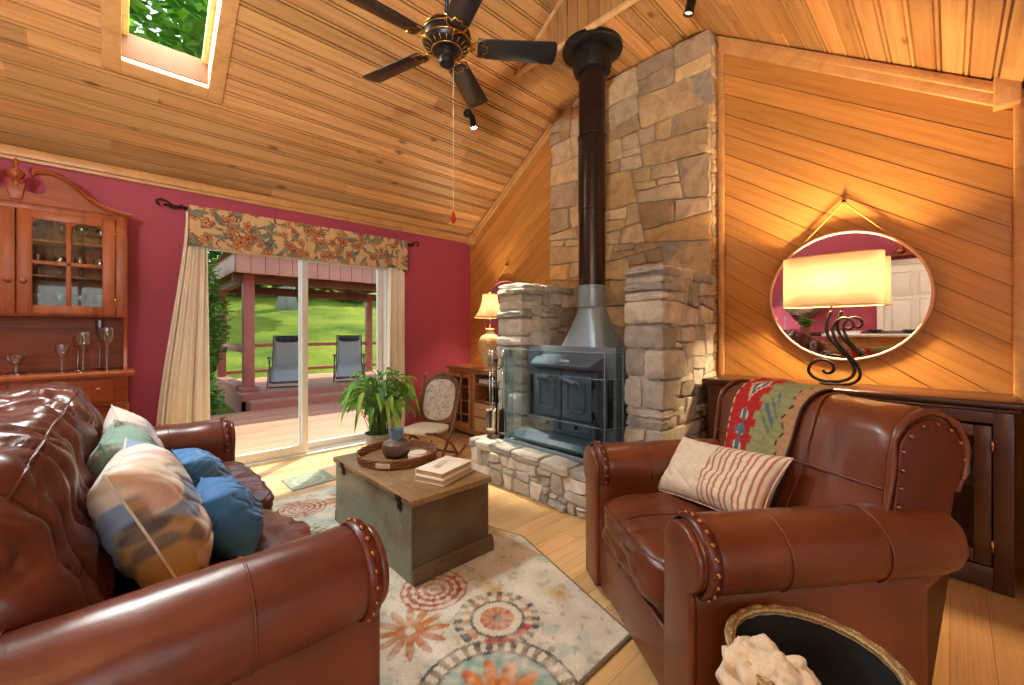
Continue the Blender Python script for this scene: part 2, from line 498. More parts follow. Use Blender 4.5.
# red wall with the patio-door opening
DX0, DX1, DZ = .46, 2.42, 2.20
mb = MB()
mb.box(XB-.1, DX0, YR, YR+.14, -.1, EAVE+.04); mb.box(DX1, XG+.1, YR, YR+.14, -.1, EAVE+.04); mb.box(DX0, DX1, YR, YR+.14, DZ, EAVE+.04)
struct('wall_back', mb, M['red'])
# rear wall behind the camera, with the gable above
mb = MB()
mb.add([(XB, YF, 0), (XB, YR, 0), (XB, YR, EAVE), (XB, YRID, ZRID), (XB, YE, zr(YE)), (XB, YF, zr(YE))], [(0,1,2,3,4,5)])
mb.add([(XB-.1, YF, 0), (XB-.1, YR, 0), (XB-.1, YR, EAVE), (XB-.1, YRID, ZRID), (XB-.1, YE, zr(YE)), (XB-.1, YF, zr(YE))], [(5,4,3,2,1,0)])
struct('wall_rear', mb, M['red'])
# front wall of the dining side, with unseen windows added to let fill light in
ADDED_WINS = [(-2.7, -1.5), (-1.1, .1)]
mb = MB(); x = XB-.1
for a, b in ADDED_WINS:
    mb.box(x, a, YF-.12, YF, 0, 2.7); mb.box(a, b, YF-.12, YF, 0, .8); mb.box(a, b, YF-.12, YF, 2.25, 2.7); x = b
mb.box(x, XG+.1, YF-.12, YF, 0, 2.7)
struct('wall_front', mb, M['whitepl'])
for k, (a, b) in enumerate(ADDED_WINS):
    w = MB()
    for p in ((a, a+.06, .8, 2.25), (b-.06, b, .8, 2.25), (a, b, .8, .86), (a, b, 2.19, 2.25), ((a+b)/2-.02, (a+b)/2+.02, .8, 2.25)):
        w.box(p[0], p[1], YF-.1, YF-.02, p[2], p[3])
    o = struct('window_%d' % (k+2), w, M['white'])
    g = MB().box(a+.05, b-.05, YF-.066, YF-.06, .85, 2.2).build('pane', M['glass'], o)

# trims
mb = MB()
mb.box(XB, XG-.02, YR-.035, YR-.001, EAVE-.085, EAVE-.005); mb.box(XB, XG-.02, YR-.06, YR-.035, EAVE-.06, EAVE+.01)
struct('trim_1', mb, M['trimwood'], bevel=.008)
def sloped(mb, y0, y1, zf, x, dz0, dz1, th):
    vs = []
    for y in (y0, y1):
        vs += [(x, y, zf(y)+dz0), (x-th, y, zf(y)+dz0), (x-th, y, zf(y)+dz1), (x, y, zf(y)+dz1)]
    mb.add(vs, [(0,1,2,3),(7,6,5,4),(0,4,5,1),(1,5,6,2),(2,6,7,3),(3,7,4,0)])
mb = MB(); sloped(mb, 3.16, YR-.05, zl, XG-.001, -.095, -.005, .03); sloped(mb, 3.16, YR-.05, zl, XG-.03, -.05, -.012, .02)
mb.box(XG-.085, XG-.001, YR-.12, YR-.03, EAVE-.11, EAVE+.03)
struct('trim_2', mb, M['trimwood'], bevel=.005)
mb = MB(); sloped(mb, -.2, 1.32, zr, XG-.001, -.14, -.005, .03); sloped(mb, -.2, 1.32, zr, XG-.03, -.075, -.012, .025)
mb.box(XG-.085, XG-.001, -.27, -.17, zr(-.2)-.15, zr(-.2)+.02)
struct('trim_3', mb, M['trimwood'], bevel=.005)
struct('trim_4', MB().box(XG-.03, XG-.001, -.295, -.245, 0, zr(YE)-.05), M['trimwood'], bevel=.006)
struct('trim_5', MB().box(XG-.03, XG-.001, 1.285, 1.325, 0, zr(1.3)-.06), M['trimwood'], bevel=.006)
M['paletrim'] = wood('pale_trim', 'e6c490', 'd2a870', (12, 12, 12), 'Object', .4, sc=.6)
struct('trim_6', MB().box(SX-.02, SX+.02, SY0, SY1, SOF-.02, SOF+.015), M['paletrim'], bevel=.004)
mb = MB()
vs = []
for y, k in ((YRID, 0), (SY1, 0)): vs += [(SX-.02, y, zl(y)-.03), (SX+.0, y, zl(y)-.03), (SX+.0, y, zl(y)), (SX-.02, y, zl(y))]
mb.add(vs, [(0,1,2,3),(7,6,5,4),(0,4,5,1),(1,5,6,2),(2,6,7,3),(3,7,4,0)])
struct('trim_7', mb, M['paletrim'])
struct('baseboard_back', MB().box(XB, DX0-.05, YR-.015, YR-.001, 0, .1).box(DX1+.05, XG, YR-.015, YR-.001, 0, .1), M['trimwood'], bevel=.004)
struct('baseboard_right', MB().box(XG-.015, XG-.001, YE, 1.0, 0, .1).box(XG-.015, XG-.001, 3.1, YR-.02, 0, .1), M['trimwood'], bevel=.004)

# skylight, plus an unseen one added for fill light: boxed wooden shaft, sash, glass
def slp(x, v, h):                                # point on the far slope: x, distance up it, height above it
    return Vector((x, YR-v/cl+h*SL/cl, EAVE+SL*v/cl+h/cl))
def slbox(mb, x0, x1, v0, v1, h0, h1):
    vs = [slp(x, v, h) for h in (h0, h1) for (x, v) in ((x0, v0), (x1, v0), (x1, v1), (x0, v1))]
    mb.add(vs, [(0,1,2,3)[::-1],(4,5,6,7),(0,1,5,4),(1,2,6,5),(2,3,7,6),(3,0,4,7)])
M['shaft'] = wood('pale_shaft_wood', 'f0dcb4', 'e0c08c', (20, 20, 20)); M['sash'] = wood('sash_wood', 'd8b680', 'c09a5e', (20, 20, 20))
for wn, X0, X1 in ((1, HX0, HX1), (4, KX_0, KX_1)):
    sk = MB(); t = .085
    slbox(sk, X0-t, X0+.012, HV0-t, HV1+t, -.022, 0.0); slbox(sk, X1-.012, X1+t, HV0-t, HV1+t, -.022, 0.0)
    slbox(sk, X0+.012, X1-.012, HV0-t, HV0+.012, -.022, 0.0); slbox(sk, X0+.012, X1-.012, HV1-.012, HV1+t, -.022, 0.0)
    sky = struct('window_%d' % wn, sk, M['trimwood'], bevel=.004)
    sh = MB()
    slbox(sh, X0, X0+.012, HV0, HV1, 0, .26); slbox(sh, X1-.012, X1, HV0, HV1, 0, .26)
    slbox(sh, X0, X1, HV0, HV0+.012, 0, .26); slbox(sh, X0, X1, HV1-.012, HV1, 0, .26)
    sh.build('window_frame', M['shaft'], sky)
    sa = MB(); q = .05
    slbox(sa, X0+.012, X0+q, HV0, HV1, .15, .19); slbox(sa, X1-q, X1-.012, HV0, HV1, .15, .19); slbox(sa, X0, X1, HV0+.01, HV0+.06, .15, .19); slbox(sa, X0, X1, HV1-.06, HV1-.01, .15, .19)
    sa.build('sash', M['sash'], sky, bevel=.004)
    g = MB(); slbox(g, X0+.03, X1-.03, HV0+.03, HV1-.03, .168, .174); g.build('pane', M['glass'], sky)

# sliding patio door
dr = MB(); f = .055; y0, y1 = YR-.02, YR+.12
dr.box(DX0, DX0+f, y0, y1, 0, DZ); dr.box(DX1-f, DX1, y0, y1, 0, DZ); dr.box(DX0+f, DX1-f, y0, y1, DZ-f, DZ); dr.box(DX0+f, DX1-f, y0, y1, -.03, .025)
dr.box(DX0+f, DX1-f, y0+.05, y0+.056, .025, .05)
door = struct('door_1', dr, M['white'], bevel=.004)
mid = 1.455
for nm, a, b, yy in (('panel', DX0+f+.005, mid+.035, y0+.03), ('panel', mid-.035, DX1-f-.005, y0+.085)):
    p = MB(); s_ = .062; z0, z1 = .028, DZ-f-.004
    p.box(a, a+s_, yy, yy+.04, z0, z1); p.box(b-s_, b, yy, yy+.04, z0, z1); p.box(a+s_, b-s_, yy, yy+.04, z1-.07, z1); p.box(a+s_, b-s_, yy, yy+.04, z0, z0+.09)
    po = p.build(nm, M['white'], door, bevel=.004)
    MB().box(a+s_-.008, b-s_+.008, yy+.017, yy+.023, z0+.08, z1-.06).build('pane', M['glass'], po)
    if yy < y0+.05: MB().box(a+.02, a+.045, yy-.03, yy, .95, 1.2).build('door_handle', M['alum'], po, bevel=.006)

# white panelled door in the rear wall (seen in the mirror)
d2 = MB(); ya, yb = .0, .84
d2.box(XB+.001, XB+.05, ya-.09, ya, 0, 2.12); d2.box(XB+.001, XB+.05, yb, yb+.09, 0, 2.12); d2.box(XB+.001, XB+.05, ya, yb, 2.03, 2.12)
d2.box(XB+.001, XB+.03, ya, yb, 0, 2.03)
for (p, q, r0, r1) in ((.1, .38, 1.5, 1.9), (.46, .74, 1.5, 1.9), (.1, .38, .8, 1.42), (.46, .74, .8, 1.42), (.1, .38, .15, .7), (.46, .74, .15, .7)):
    d2.box(XB+.03, XB+.038, ya+p+.02, ya+q-.02, r0+.02, r1-.02)
    for z_ in (r0, r1): d2.box(XB+.03, XB+.045, ya+p, ya+q, z_-.01, z_+.01)
    for y_ in (ya+p, ya+q): d2.box(XB+.03, XB+.045, y_-.01, y_+.01, r0, r1)
rd = struct('door_2', d2, M['whitepl'], bevel=.003)
MB().ball((XB+.08, ya+.06, 1.0), .03).build('door_handle', M['brass'], rd, smooth=True)
# ------------------------------------------------------------------ stone chimney
RS = random.Random(5)
def stones(mb, W, H, n, mp, pal, ax=1.6, gap=.006, relief=.028, cuts=(), seed=0, relax=2, big=.5, rnd=1):
    """irregular fieldstones on a W x H face; mp(a, b, h) puts a point into the room"""
    rs = random.Random(seed)
    cells = []
    def split(p, depth):
        xs = [q[0] for q in p]; ys = [q[1] for q in p]; w, h = max(xs)-min(xs), max(ys)-min(ys)
        A = abs(area2(p)); goal = W*H/n*rs.choice((.35, .6, 1.0, 1.6, 2.4))
        if (A < goal and w < 3.2*h and h < 1.5*w) or depth > 12 or A < W*H/n*.22: cells.append(p); return
        t = rs.uniform(.34, .66); tilt = rs.uniform(-.22, .22)
        if w > h*ax*rs.uniform(.8, 1.3): a, b = 1, tilt; c = min(xs)+w*t+tilt*(min(ys)+h*.5)
        else: a, b = tilt*.7, 1; c = min(ys)+h*t+tilt*.7*(min(xs)+w*.5)
        p1, p2 = clip(p, a, b, c), clip(p, -a, -b, -c)
        if len(p1) < 3 or len(p2) < 3: cells.append(p); return
        split(p1, depth+1); split(p2, depth+1)
    split([(0, 0), (W, 0), (W, H), (0, H)], 0)
    for i, c in enumerate(cells):
        for (a, b, cc) in cuts: c = clip(c, a, b, cc) if len(c) > 2 else c
        if len(c) < 3: continue
        if area2(c) < 0: c = c[::-1]
        src = c
        for q in range(len(src)):                 # draw the edges in by the joint width
            p0, p1 = src[q], src[(q+1) % len(src)]; dx, dy = p1[0]-p0[0], p1[1]-p0[1]; L = math.hypot(dx, dy)
            if L < 1e-6 or len(c) < 3: continue
            a, b = dy/L, -dx/L; c = clip(c, a, b, a*p0[0]+b*p0[1]-gap*rs.uniform(.6, 1.5))
        if len(c) < 3 or abs(area2(c)) < .0006: continue
        d = []
        for q in range(len(c)):                   # extra points along the edges, pushed about a little
            p0, p1 = c[q], c[(q+1) % len(c)]; d.append(p0); L = math.dist(p0, p1)
            m_ = int(L/.07)
            for r_ in range(1, m_+1): d.append((p0[0]+(p1[0]-p0[0])*r_/(m_+1), p0[1]+(p1[1]-p0[1])*r_/(m_+1)))
        c = d
        if area2(c) < 0: c = c[::-1]
        for _ in range(rnd):                     # round the corners off
            d = []
            for a in range(len(c)):
                p, q = c[a], c[(a+1) % len(c)]
                t = .2
                d += [(p[0]*(1-t)+q[0]*t, p[1]*(1-t)+q[1]*t), (p[0]*t+q[0]*(1-t), p[1]*t+q[1]*(1-t))]
            c = d
        cx = sum(p[0] for p in c)/len(c); cy = sum(p[1] for p in c)/len(c)
        sz = math.sqrt(area2(c)); h = relief*rs.uniform(.55, 1.25); tx, ty = rs.uniform(-.12, .12), rs.uniform(-.12, .12)
        c = [(p[0]+.011*nz(p[0]*11, p[1]*11, seed), p[1]+.011*nz(p[1]*11, p[0]*11, seed+3)) for p in c]
        col = mixc(lin(rs.choice(pal)), lin(rs.choice(pal)), rs.random()*.6); col = mulc(col, rs.uniform(.72, 1.22))
        vs, fs = [], []; m = len(c); rings = [(1.0, -.012), (.99, h*.6), (max(.7, 1-.012/sz), h*.95), (.62, h*1.0), (.3, h*1.02)]
        for sc_, hh in rings:
            for p in c:
                a, b = cx+(p[0]-cx)*sc_, cy+(p[1]-cy)*sc_
                e = hh+(tx*(a-cx)+ty*(b-cy))*(hh > 0)+(.45*h*nz(a*8, b*8, seed+i) if sc_ < .99 else 0)
                vs.append(mp(a, b, e))
        vs.append(mp(cx, cy, h*1.05+.3*h*nz(cx*9, cy*9, seed+i)))
        for r_ in range(len(rings)-1):
            for a in range(m):
                b = (a+1) % m; fs.append((r_*m+a, r_*m+b, (r_+1)*m+b, (r_+1)*m+a))
        for a in range(m): fs.append(((len(rings)-1)*m+a, (len(rings)-1)*m+(a+1) % m, len(vs)-1))
        mb.add(vs, fs, None, None, col)
def fixn(mb, M_, **kw):
    return mb.build(kw.pop('name'), M_, **kw)
def block(mb, x0, x1, y0, y1, z0, z1, col, seed, p=9, n=6, rough=.012):
    c = Vector(((x0+x1)/2, (y0+y1)/2, (z0+z1)/2)); h = ((x1-x0)/2, (y1-y0)/2, (z1-z0)/2)
    a = len(mb.f)
    mb.puff(c, h, p, n, lambda u: tuple(rough*nz(u.x*2.1+seed*3.7+k*9, u.y*2.1+c.y*5, u.z*2.1+c.z*7) for k in range(3)))
    for i in range(a, len(mb.f)): mb.c[i] = col
    mb.hasc = True
WARM = ['d0b68e', 'c0a57a', 'd8c19a', 'ab967a', 'c6b192', 'd0ac76', 'b8a388']
GREY = ['cfcdc6', 'bcbab3', 'd8d6cf', 'abaaa4', 'c8c4b6', 'bab5a8']
CX, CY0, CY1, CT = 3.58, 1.36, 3.12, 3.83
chim = thing('stone_chimney', 'tall fieldstone fireplace chimney with two side piers and a raised hearth', 'fireplace', (3.2, 2.2, 0))
# breast
mb = MB()
stones(mb, CY1-CY0, CT-.3, 74, lambda a, b, h: (CX-h, CY0+a, .3+b), WARM, 1.6, .0045, .022, [(.45, 1, (CT-.3)+.45*1.28)], 3, 1, .5)
stones(mb, .1, CT-.35, 22, lambda a, b, h: (CX+.0+a, CY0-h*.6, .3+b), WARM, .8, .004, .02, [], 9)
base = MB().add([(CX+.004, y, z) for y, z in ((CY0, .2), (CY1, .2), (CY1, 3.62), (2.66, CT-.01), (CY0, CT-.01))]+[(XG+.02, y, z) for y, z in ((CY0, .2), (CY1, .2), (CY1, 3.62), (2.66, CT-.01), (CY0, CT-.01))],
    [(4,3,2,1,0),(0,1,6,5),(1,2,7,6),(2,3,8,7),(3,4,9,8),(4,0,5,9)])
breast = base.build('chimney_breast', M['mortar'], chim, w=True)
mb.build('facing_stones', M['stone'], breast, w=True, smooth='auto')
def pier(name, x0, y0, y1, z1, seed, pal):
    rs = random.Random(seed)
    core = MB().box(x0+.03, CX+.05, y0+.03, y1-.02, .3, z1-.05).build(name, M['mortar_w'], chim, w=True)
    mb = MB(); z = .335; k = 0
    while z < z1-.02:
        h = rs.choice((.07, .09, .12, .17, .21)) if z < z1-.3 else rs.choice((.06, .075, .09))
        h = min(h, z1-z); 
        if h < .035: break
        d = (.17, .3, .22, .36)[k % 4]*rs.uniform(.85, 1.15); jit = rs.uniform(-.018, .018)
        cols = [mulc(lin(rs.choice(pal)), rs.uniform(.85, 1.12)) for _ in range(3)]
        if h > .1 and rs.random() < .45 and y1-y0 > .25:
            ym = y0+(y1-y0)*rs.uniform(.4, .6)
            block(mb, x0+jit, x0+d, y0-.008+jit*.5, ym-.004, z, z+h-.008, cols[0], seed+k)
            block(mb, x0-jit, x0+.2, ym+.004, y1+.005, z, z+h-.008, cols[1], seed+k+50)
        else: block(mb, x0+jit, x0+d, y0-.008+jit*.6, y1+.005, z, z+h-.008, cols[0], seed+k)
        z += h; k += 1
    stones(mb, CX-x0-.14, z1-.40, 34, lambda a, b, h: (x0+.14+a, y0+.028-h, .335+b), pal, 1.3, .005, .03, [], seed+7, 2, .5)
    x = x0+.02
    while x < CX-.05:                             # cap stones
        L = min(rs.uniform(.2, .34), CX-x); block(mb, x, x+L-.008, y0-.012, y1+.008, z1-.075, z1+rs.uniform(-.005, .012), mulc(lin(rs.choice(pal)), rs.uniform(.9, 1.1)), seed+k); x += L; k += 1
    mb.build('facing_stones', M['stone'], core, w=True, smooth='auto')
pier('side_pier', 2.67, 1.335, 1.63, 1.77, 21, GREY)
pier('side_pier', 2.70, 2.715, 3.05, 1.765, 34, GREY)
# hearth
HX, HY0, HY1, HZ = 2.36, 1.30, 3.03, .335
hc = MB().box(HX+.025, CX+.02, HY0, HY1-.02, 0, HZ-.025).build('hearth', M['mortar_w'], chim, w=True)
mb = MB()
stones(mb, HY1-HY0, HZ-.06, 21, lambda a, b, h: (HX+.024-h, HY0+a, b), GREY, 1.5, .005, .032, [], 41, 2, .55)
stones(mb, .6, HZ-.06, 8, lambda a, b, h: (HX+.03+a, HY1-.022+h, b), GREY, 1.5, .005, .026, [], 47, 2, .55)
rs = random.Random(8); y = HY0; k = 0
while y < HY1:
    L = min(rs.uniform(.2, .38), HY1-y+.02)
    block(mb, HX-.012+rs.uniform(-.01, .01), HX+rs.uniform(.2, .3), y+.004, y+L-.004, HZ-.075, HZ+rs.uniform(-.004, .006), mulc(lin(rs.choice(GREY)), rs.uniform(.9, 1.1)), 60+k); y += L; k += 1
stones(mb, CX-HX-.22, HY1-HY0, 26, lambda a, b, h: (HX+.22+a, HY0+b, HZ-.03+h), GREY, 1.1, .005, .024, [], 52, 2, .6)
mb.build('hearth_stones', M['stone'], hc, w=True, smooth='auto')

# ------------------------------------------------------------------ wood stove
st = thing('wood_stove', 'dark grey iron wood stove with twin panelled doors set between the stone piers', 'stove', (3.05, 2.22, HZ))
b = MB().box(2.80, 3.45, 1.84, 2.62, HZ, 1.165); b.box(2.83, 3.4, 1.8, 2.66, .42, 1.12)
body = b.build('body', M['stove'], st, w=True, bevel=.012)
p = MB(); p.box(2.765, 2.80, 1.755, 2.70, .40, 1.19)
fp = p.build('face_plate', M['stove'], st, w=True, bevel=.006)
for yy in (2.655, 2.635, 1.80, 1.82, 1.785):
    MB().box(2.755, 2.767, yy-.007, yy+.007, .56, .94).build('vent_slot', M['black'], fp, w=True, bevel=.003)
p = MB(); p.box(2.70, 2.77, 1.90, 2.53, .46, 1.0); p.build('firebox_front', M['stove'], st, w=True, bevel=.01)
# sloping hood ledge over the doors
hd = MB().add([(2.77,1.85,1.12),(2.77,2.57,1.12),(2.62,1.90,1.045),(2.62,2.52,1.045),(2.62,1.90,1.015),(2.62,2.52,1.015),(2.77,1.85,1.0),(2.77,2.57,1.0)],
    [(0,1,3,2),(2,3,5,4),(4,5,7,6),(0,2,4,6),(1,7,5,3),(0,6,7,1)])
hd.build('hood_ledge', M['stove'], st, w=True, bevel=.006)
MB().box(2.652, 2.66, 2.12, 2.22, 1.063, 1.083).build('badge', plain('badge_plate', 'e4e4e0', .4, .1, var=.02), st, w=True, bevel=.003)
M['handle'] = plain('coiled_handle', 'aab4bc', .35, .4)
for (ya, yb, sgn) in ((2.225, 2.515, 1), (1.92, 2.21, -1)):
    d = MB(); d.box(2.675, 2.70, ya, yb, .60, .985)
    cy, cz, w_, h_ = (ya+yb)/2, .79, .085, .12
    pts = []
    for (sx, sz, a0) in ((1, 1, 0), (-1, 1, 90), (-1, -1, 180), (1, -1, 270)):
        for q in range(5):
            a = rad(a0+q*22.5); pts.append((2.672, cy+sx*(w_-.035)+.035*cos(a), cz+sz*(h_-.035)+.035*sin(a)))
    d.tube(pts, .009, 6, closed=True)
    do = d.build('door', M['stove'], st, w=True, bevel=.007)
    h = MB(); hy = cy+.06*sgn if sgn > 0 else cy+.09
    h.tube([(2.675, hy+.06, .93), (2.645, hy+.05, .935), (2.64, hy+.0, .93)], .009, 8); h.tube([(2.64, hy+.01, .93), (2.638, hy-.10, .905 if sgn < 0 else .935)], .016, 10)
    h.tube([(2.64, hy-.1, .92), (2.65, hy-.13, .90), (2.67, hy-.145, .86)], .008, 8)
    h.build('handle', M['handle'], do, w=True, smooth=True)
    v = MB(); v.box(2.69, 2.703, ya+.02, yb-.02, .50, .585); v.box(2.683, 2.69, ya+.02, yb-.02, .57, .585); v.box(2.683, 2.69, ya+.02, yb-.02, .50, .515); v.box(2.683, 2.69, ya+.02, ya+.04, .5, .585); v.box(2.683, 2.69, yb-.04, yb-.02, .5, .585)
    vo = v.build('draught_vent', M['stove'], st, w=True, bevel=.003)
    MB().lathe([(.0, 0), (.012, 0), (.01, .012), (.018, .02), (.012, .032), (0, .034)], 12, T3(2.69, cy, .543) @ RY(-PI/2)).build('knob', M['black'], vo, w=True, smooth=True)
for z_ in (.66, .9): MB().tube([(2.683, 1.905, z_-.03), (2.683, 1.905, z_+.03)], .013, 10).build('hinge', M['black'], st, w=True, smooth=True)
ash = MB().add([(2.77,1.76,.47),(2.77,2.70,.47),(2.55,1.76,.40),(2.55,2.70,.40),(2.55,1.76,.375),(2.55,2.70,.375),(2.77,1.76,.375),(2.77,2.70,.375)], [(0,1,3,2),(2,3,5,4),(4,5,7,6),(0,2,4,6),(1,7,5,3),(0,6,7,1)])
ash.build('ash_lip', M['stove'], st, w=True, bevel=.006)
MB().box(2.6, 2.76, 1.9, 2.56, HZ, .376).build('plinth', M['black'], st, w=True)

# flue pipe with its flared base and ceiling collar
fl = thing('stove_pipe', 'tall dark steel stove pipe rising from the stove to the ceiling', 'pipe', (3.08, 2.2, 1.165))
pr_ = .122
vs, fs = [], []; n = 32
for i in range(7):
    t = i/6; z = 1.166+t*.37; r = .24*(1-t)**1.35+pr_*(1-(1-t)**1.35); e = 2+6*(1-t)
    for k in range(n):
        a = 2*PI*k/n; c_, s_ = cos(a), sin(a); q = (abs(c_)**e+abs(s_)**e)**(-1/e)
        vs.append((3.08+c_*q*r*.8, 2.2+s_*q*r, z)); 
for i in range(6):
    for k in range(n): fs.append((i*n+k, i*n+(k+1) % n, (i+1)*n+(k+1) % n, (i+1)*n+k))
MB().add(vs, fs).build('flared_base', M['stovelt'], fl, w=True, smooth=True)
zz = 1.53; segs = [1.53, 1.72, 2.4, 3.05, 3.60]
for i in range(4):
    a, b2 = segs[i], segs[i+1]; o_ = .004*(i % 2)
    MB().lathe([(pr_-o_, a), (pr_-o_, b2-.02), (pr_-o_+.006, b2-.018), (pr_-o_+.006, b2-.004), (pr_-o_, b2)], 40, T3(3.08, 2.2, 0), cap=False).build('pipe_section', M['pipe'] if i else M['stovelt'], fl, w=True, smooth='auto')
MB().lathe([(pr_-.004, 3.6), (pr_+.035, 3.61), (pr_+.05, 3.66), (pr_+.05, 3.79), (.25, 3.795), (.265, 3.805), (.265, SOF-.001), (0, SOF-.001)], 44, T3(3.08, 2.2, 0), cap=False).build('ceiling_collar', M['black'], fl, w=True, smooth='auto')

# glass fire screen in front of the stove
fs_ = thing('fire_screen', 'bluish three-sided glass fire screen standing on the hearth before the stove', 'fire screen', (2.53, 2.22, HZ))
fx0, fx1, fy0, fy1, fz1 = 2.50, 2.66, 1.68, 2.78, 1.16
g = MB(); g.box(fx0, fx0+.006, fy0, fy1-.06, HZ+.03, fz1)
g.build('front_pane', M['bluegl'], fs_, w=True)
for a, b2 in ((fy1, fy1-.06), (fy0-.05, fy0)):
    q = MB(); y2 = a; q.add([(fx0, b2, HZ+.03), (fx1, a, HZ+.03), (fx1, a, fz1), (fx0, b2, fz1)], [(0,1,2,3)])
    so = q.build('side_pane', M['bluegl'], fs_, w=True); so.modifiers.new('solid', 'SOLIDIFY').thickness = .005
fr = MB(); path = [(fx1, fy1), (fx0, fy1-.06), (fx0, fy0), (fx1, fy0-.05)]
for i in range(3):
    for z_ in (HZ+.025, fz1): fr.bar((*path[i], z_), (*path[i+1], z_), .007, .008 if z_ > 1 else .03)
for q in path: fr.bar((*q, HZ+.008), (*q, fz1+.006), .006, .006)
fr.build('frame', M['stovelt'], fs_, w=True, bevel=.002)
w_ = MB()
for z_ in (.62, .97): 
    for i in range(3): w_.tube([(*path[i], z_), (*path[i+1], z_)], .0018, 6)
w_.build('wire', M['stovelt'], fs_, w=True)

# fireplace tools
tx, ty = 2.56, 2.90
ts = thing('tool_stand', 'black fireside tool stand on the hearth corner beside the screen', 'fireplace tools', (tx, ty, HZ))
MB().lathe([(.0, .0), (.085, .0), (.09, .012), (.07, .022), (.02, .03), (.012, .05), (0, .05)], 24).build('base', M['black'], ts, smooth='auto')
MB().tube([(0, 0, .04), (0, 0, .70)], .009, 10).ball((0, 0, .715), .018).build('pole', M['black'], ts, smooth=True)
hk = MB()
for a in (0, 90, 180, 270): hk.tube([(0, 0, .63), (.04*cos(rad(a)), .04*sin(rad(a)), .635), (.06*cos(rad(a)), .06*sin(rad(a)), .645), (.062*cos(rad(a)), .062*sin(rad(a)), .662)], .005, 6)
hk.build('hook', M['black'], ts, smooth=True)
def tool(name, label, a, tip):
    x, y = tx+.068*cos(rad(a)), ty+.068*sin(rad(a))
    t = thing(name, label, 'fireplace tool', (x, y, HZ+.1), rad(a))
    MB().tube([(0, 0, .15 if tip != 'poker' else .0), (0, 0, .56)], .006, 8).build('shaft', M['chrome'], t, smooth=True)
    MB().lathe([(.006, .54), (.012, .56), (.011, .62), (.016, .66), (.012, .70), (0, .705)], 12).build('handle', M['chrome'], t, smooth=True)
    if tip == 'shovel':
        MB().grid(lambda u, v: (.014+.02*(2*u-1)**2, (u-.5)*.11*(1-.2*v), .17-v*.2+.01), 9, 8).build('scoop', M['chrome'], t, smooth=True).modifiers.new('s', 'SOLIDIFY').thickness = .003
    elif tip == 'brush':
        MB().lathe([(.012, .17), (.03, .15), (.032, .10), (.04, -.04), (.0, -.045)], 14).build('bristles', plain('black_bristles', '1d1a18', .95, bump=.6, bsc=300), t, smooth='auto')
    else:
        MB().tube([(0, 0, .02), (0, 0, -.02), (.006, 0, -.06)], [.006, .006, .002], 8).tube([(0, 0, .03), (.02, 0, .02), (.035, 0, .045)], [.005, .005, .002], 8).build('hook_tip', M['chrome'], t, smooth=True)
tool('hearth_shovel', 'bright metal hearth shovel hanging on the tool stand', 200, 'shovel')
tool('hearth_brush', 'dark bristled hearth brush hanging on the tool stand', 290, 'brush')
tool('poker', 'slim bright metal poker hanging on the tool stand', 110, 'poker')

# ------------------------------------------------------------------ media cabinet left of the chimney
mx0, mx1, my0, my1, mz = 3.19, 3.62, 3.50, 4.56, .87
M['mission'] = wood('mission_oak', 'aa7444', '825230', (14, 14, 1.4), 'Object', .35, coat=.2)
M['mission_h'] = wood('mission_oak_front', 'cda878', 'ab8052', (12, 1.4, 12), 'Object', .35, coat=.2)
mc = thing('media_cabinet', 'small brown wooden media cabinet with glazed door and two drawers by the red wall', 'cabinet', (3.4, 4.03, 0))
b = MB(); ym = 4.05
b.box(mx0+.01, mx1, my1-.025, my1, .06, mz-.03); b.box(mx0+.01, mx1, my0, my0+.025, .06, mz-.03); b.box(mx0+.02, mx1, ym-.012, ym+.012, .08, mz-.03)
b.box(mx0+.01, mx1, my0, my1, .06, .09); b.box(mx1-.01, mx1, my0, my1, .06, mz-.03)
for y_ in (my0, my1-.05): b.box(mx0, mx0+.05, y_, y_+.05, 0, mz-.03)
b.box(mx0+.002, mx0+.03, ym-.03, ym+.03, .09, mz-.07); b.box(mx0+.003, mx0+.03, my0+.01, my1-.01, mz-.075, mz-.031); b.box(mx0+.003, mx0+.03, my0+.01, my1-.01, .05, .10)
b.build('body', M['mission'], mc, w=True, bevel=.003)
MB().box(mx0-.025, mx1+.01, my0-.03, my1+.03, mz-.03, mz).build('top', M['mission'], mc, w=True, bevel=.006)
for z_ in (.66, .455): MB().box(mx0+.03, mx1-.01, my0+.025, ym-.012, z_, z_+.02).build('shelf', M['mission'], mc, w=True)
for z0, z1 in ((.105, .27), (.28, .45)):
    d = MB().box(mx0-.004, mx0+.02, my0+.06, ym-.035, z0, z1).build('drawer', M['mission_h'], mc, w=True, bevel=.004)
    MB().lathe([(.0, 0), (.006, 0), (.007, .012), (.015, .018), (.013, .028), (0, .03)], 12, T3(mx0-.004, (my0+ym)/2+.01, (z0+z1)/2) @ RY(-PI/2)).build('knob', M['chrome'], d, w=True, smooth=True)
dd = MB(); a, c = ym+.035, my1-.055; z0, z1 = .105, mz-.08
dd.box(mx0-.004, mx0+.02, a, a+.05, z0, z1); dd.box(mx0-.004, mx0+.02, c-.05, c, z0, z1); dd.box(mx0-.004, mx0+.02, a+.05, c-.05, z1-.06, z1); dd.box(mx0-.004, mx0+.02, a+.05, c-.05, z0, z0+.06)
dd.box(mx0, mx0+.014, (a+c)/2-.012, (a+c)/2+.012, z0+.06, z1-.06)
for q in (1, 2, 3): dd.box(mx0, mx0+.014, a+.05, c-.05, z0+(z1-z0)*q/4-.008, z0+(z1-z0)*q/4+.008)
do = dd.build('door', M['mission'], mc, w=True, bevel=.003)
MB().box(mx0+.006, mx0+.01, a+.045, c-.045, z0+.055, z1-.055).build('pane', M['glass'], do, w=True)
MB().box(mx0-.02, mx0-.004, a+.012, a+.03, .5, .55).build('pull', M['chrome'], do, w=True, bevel=.003)
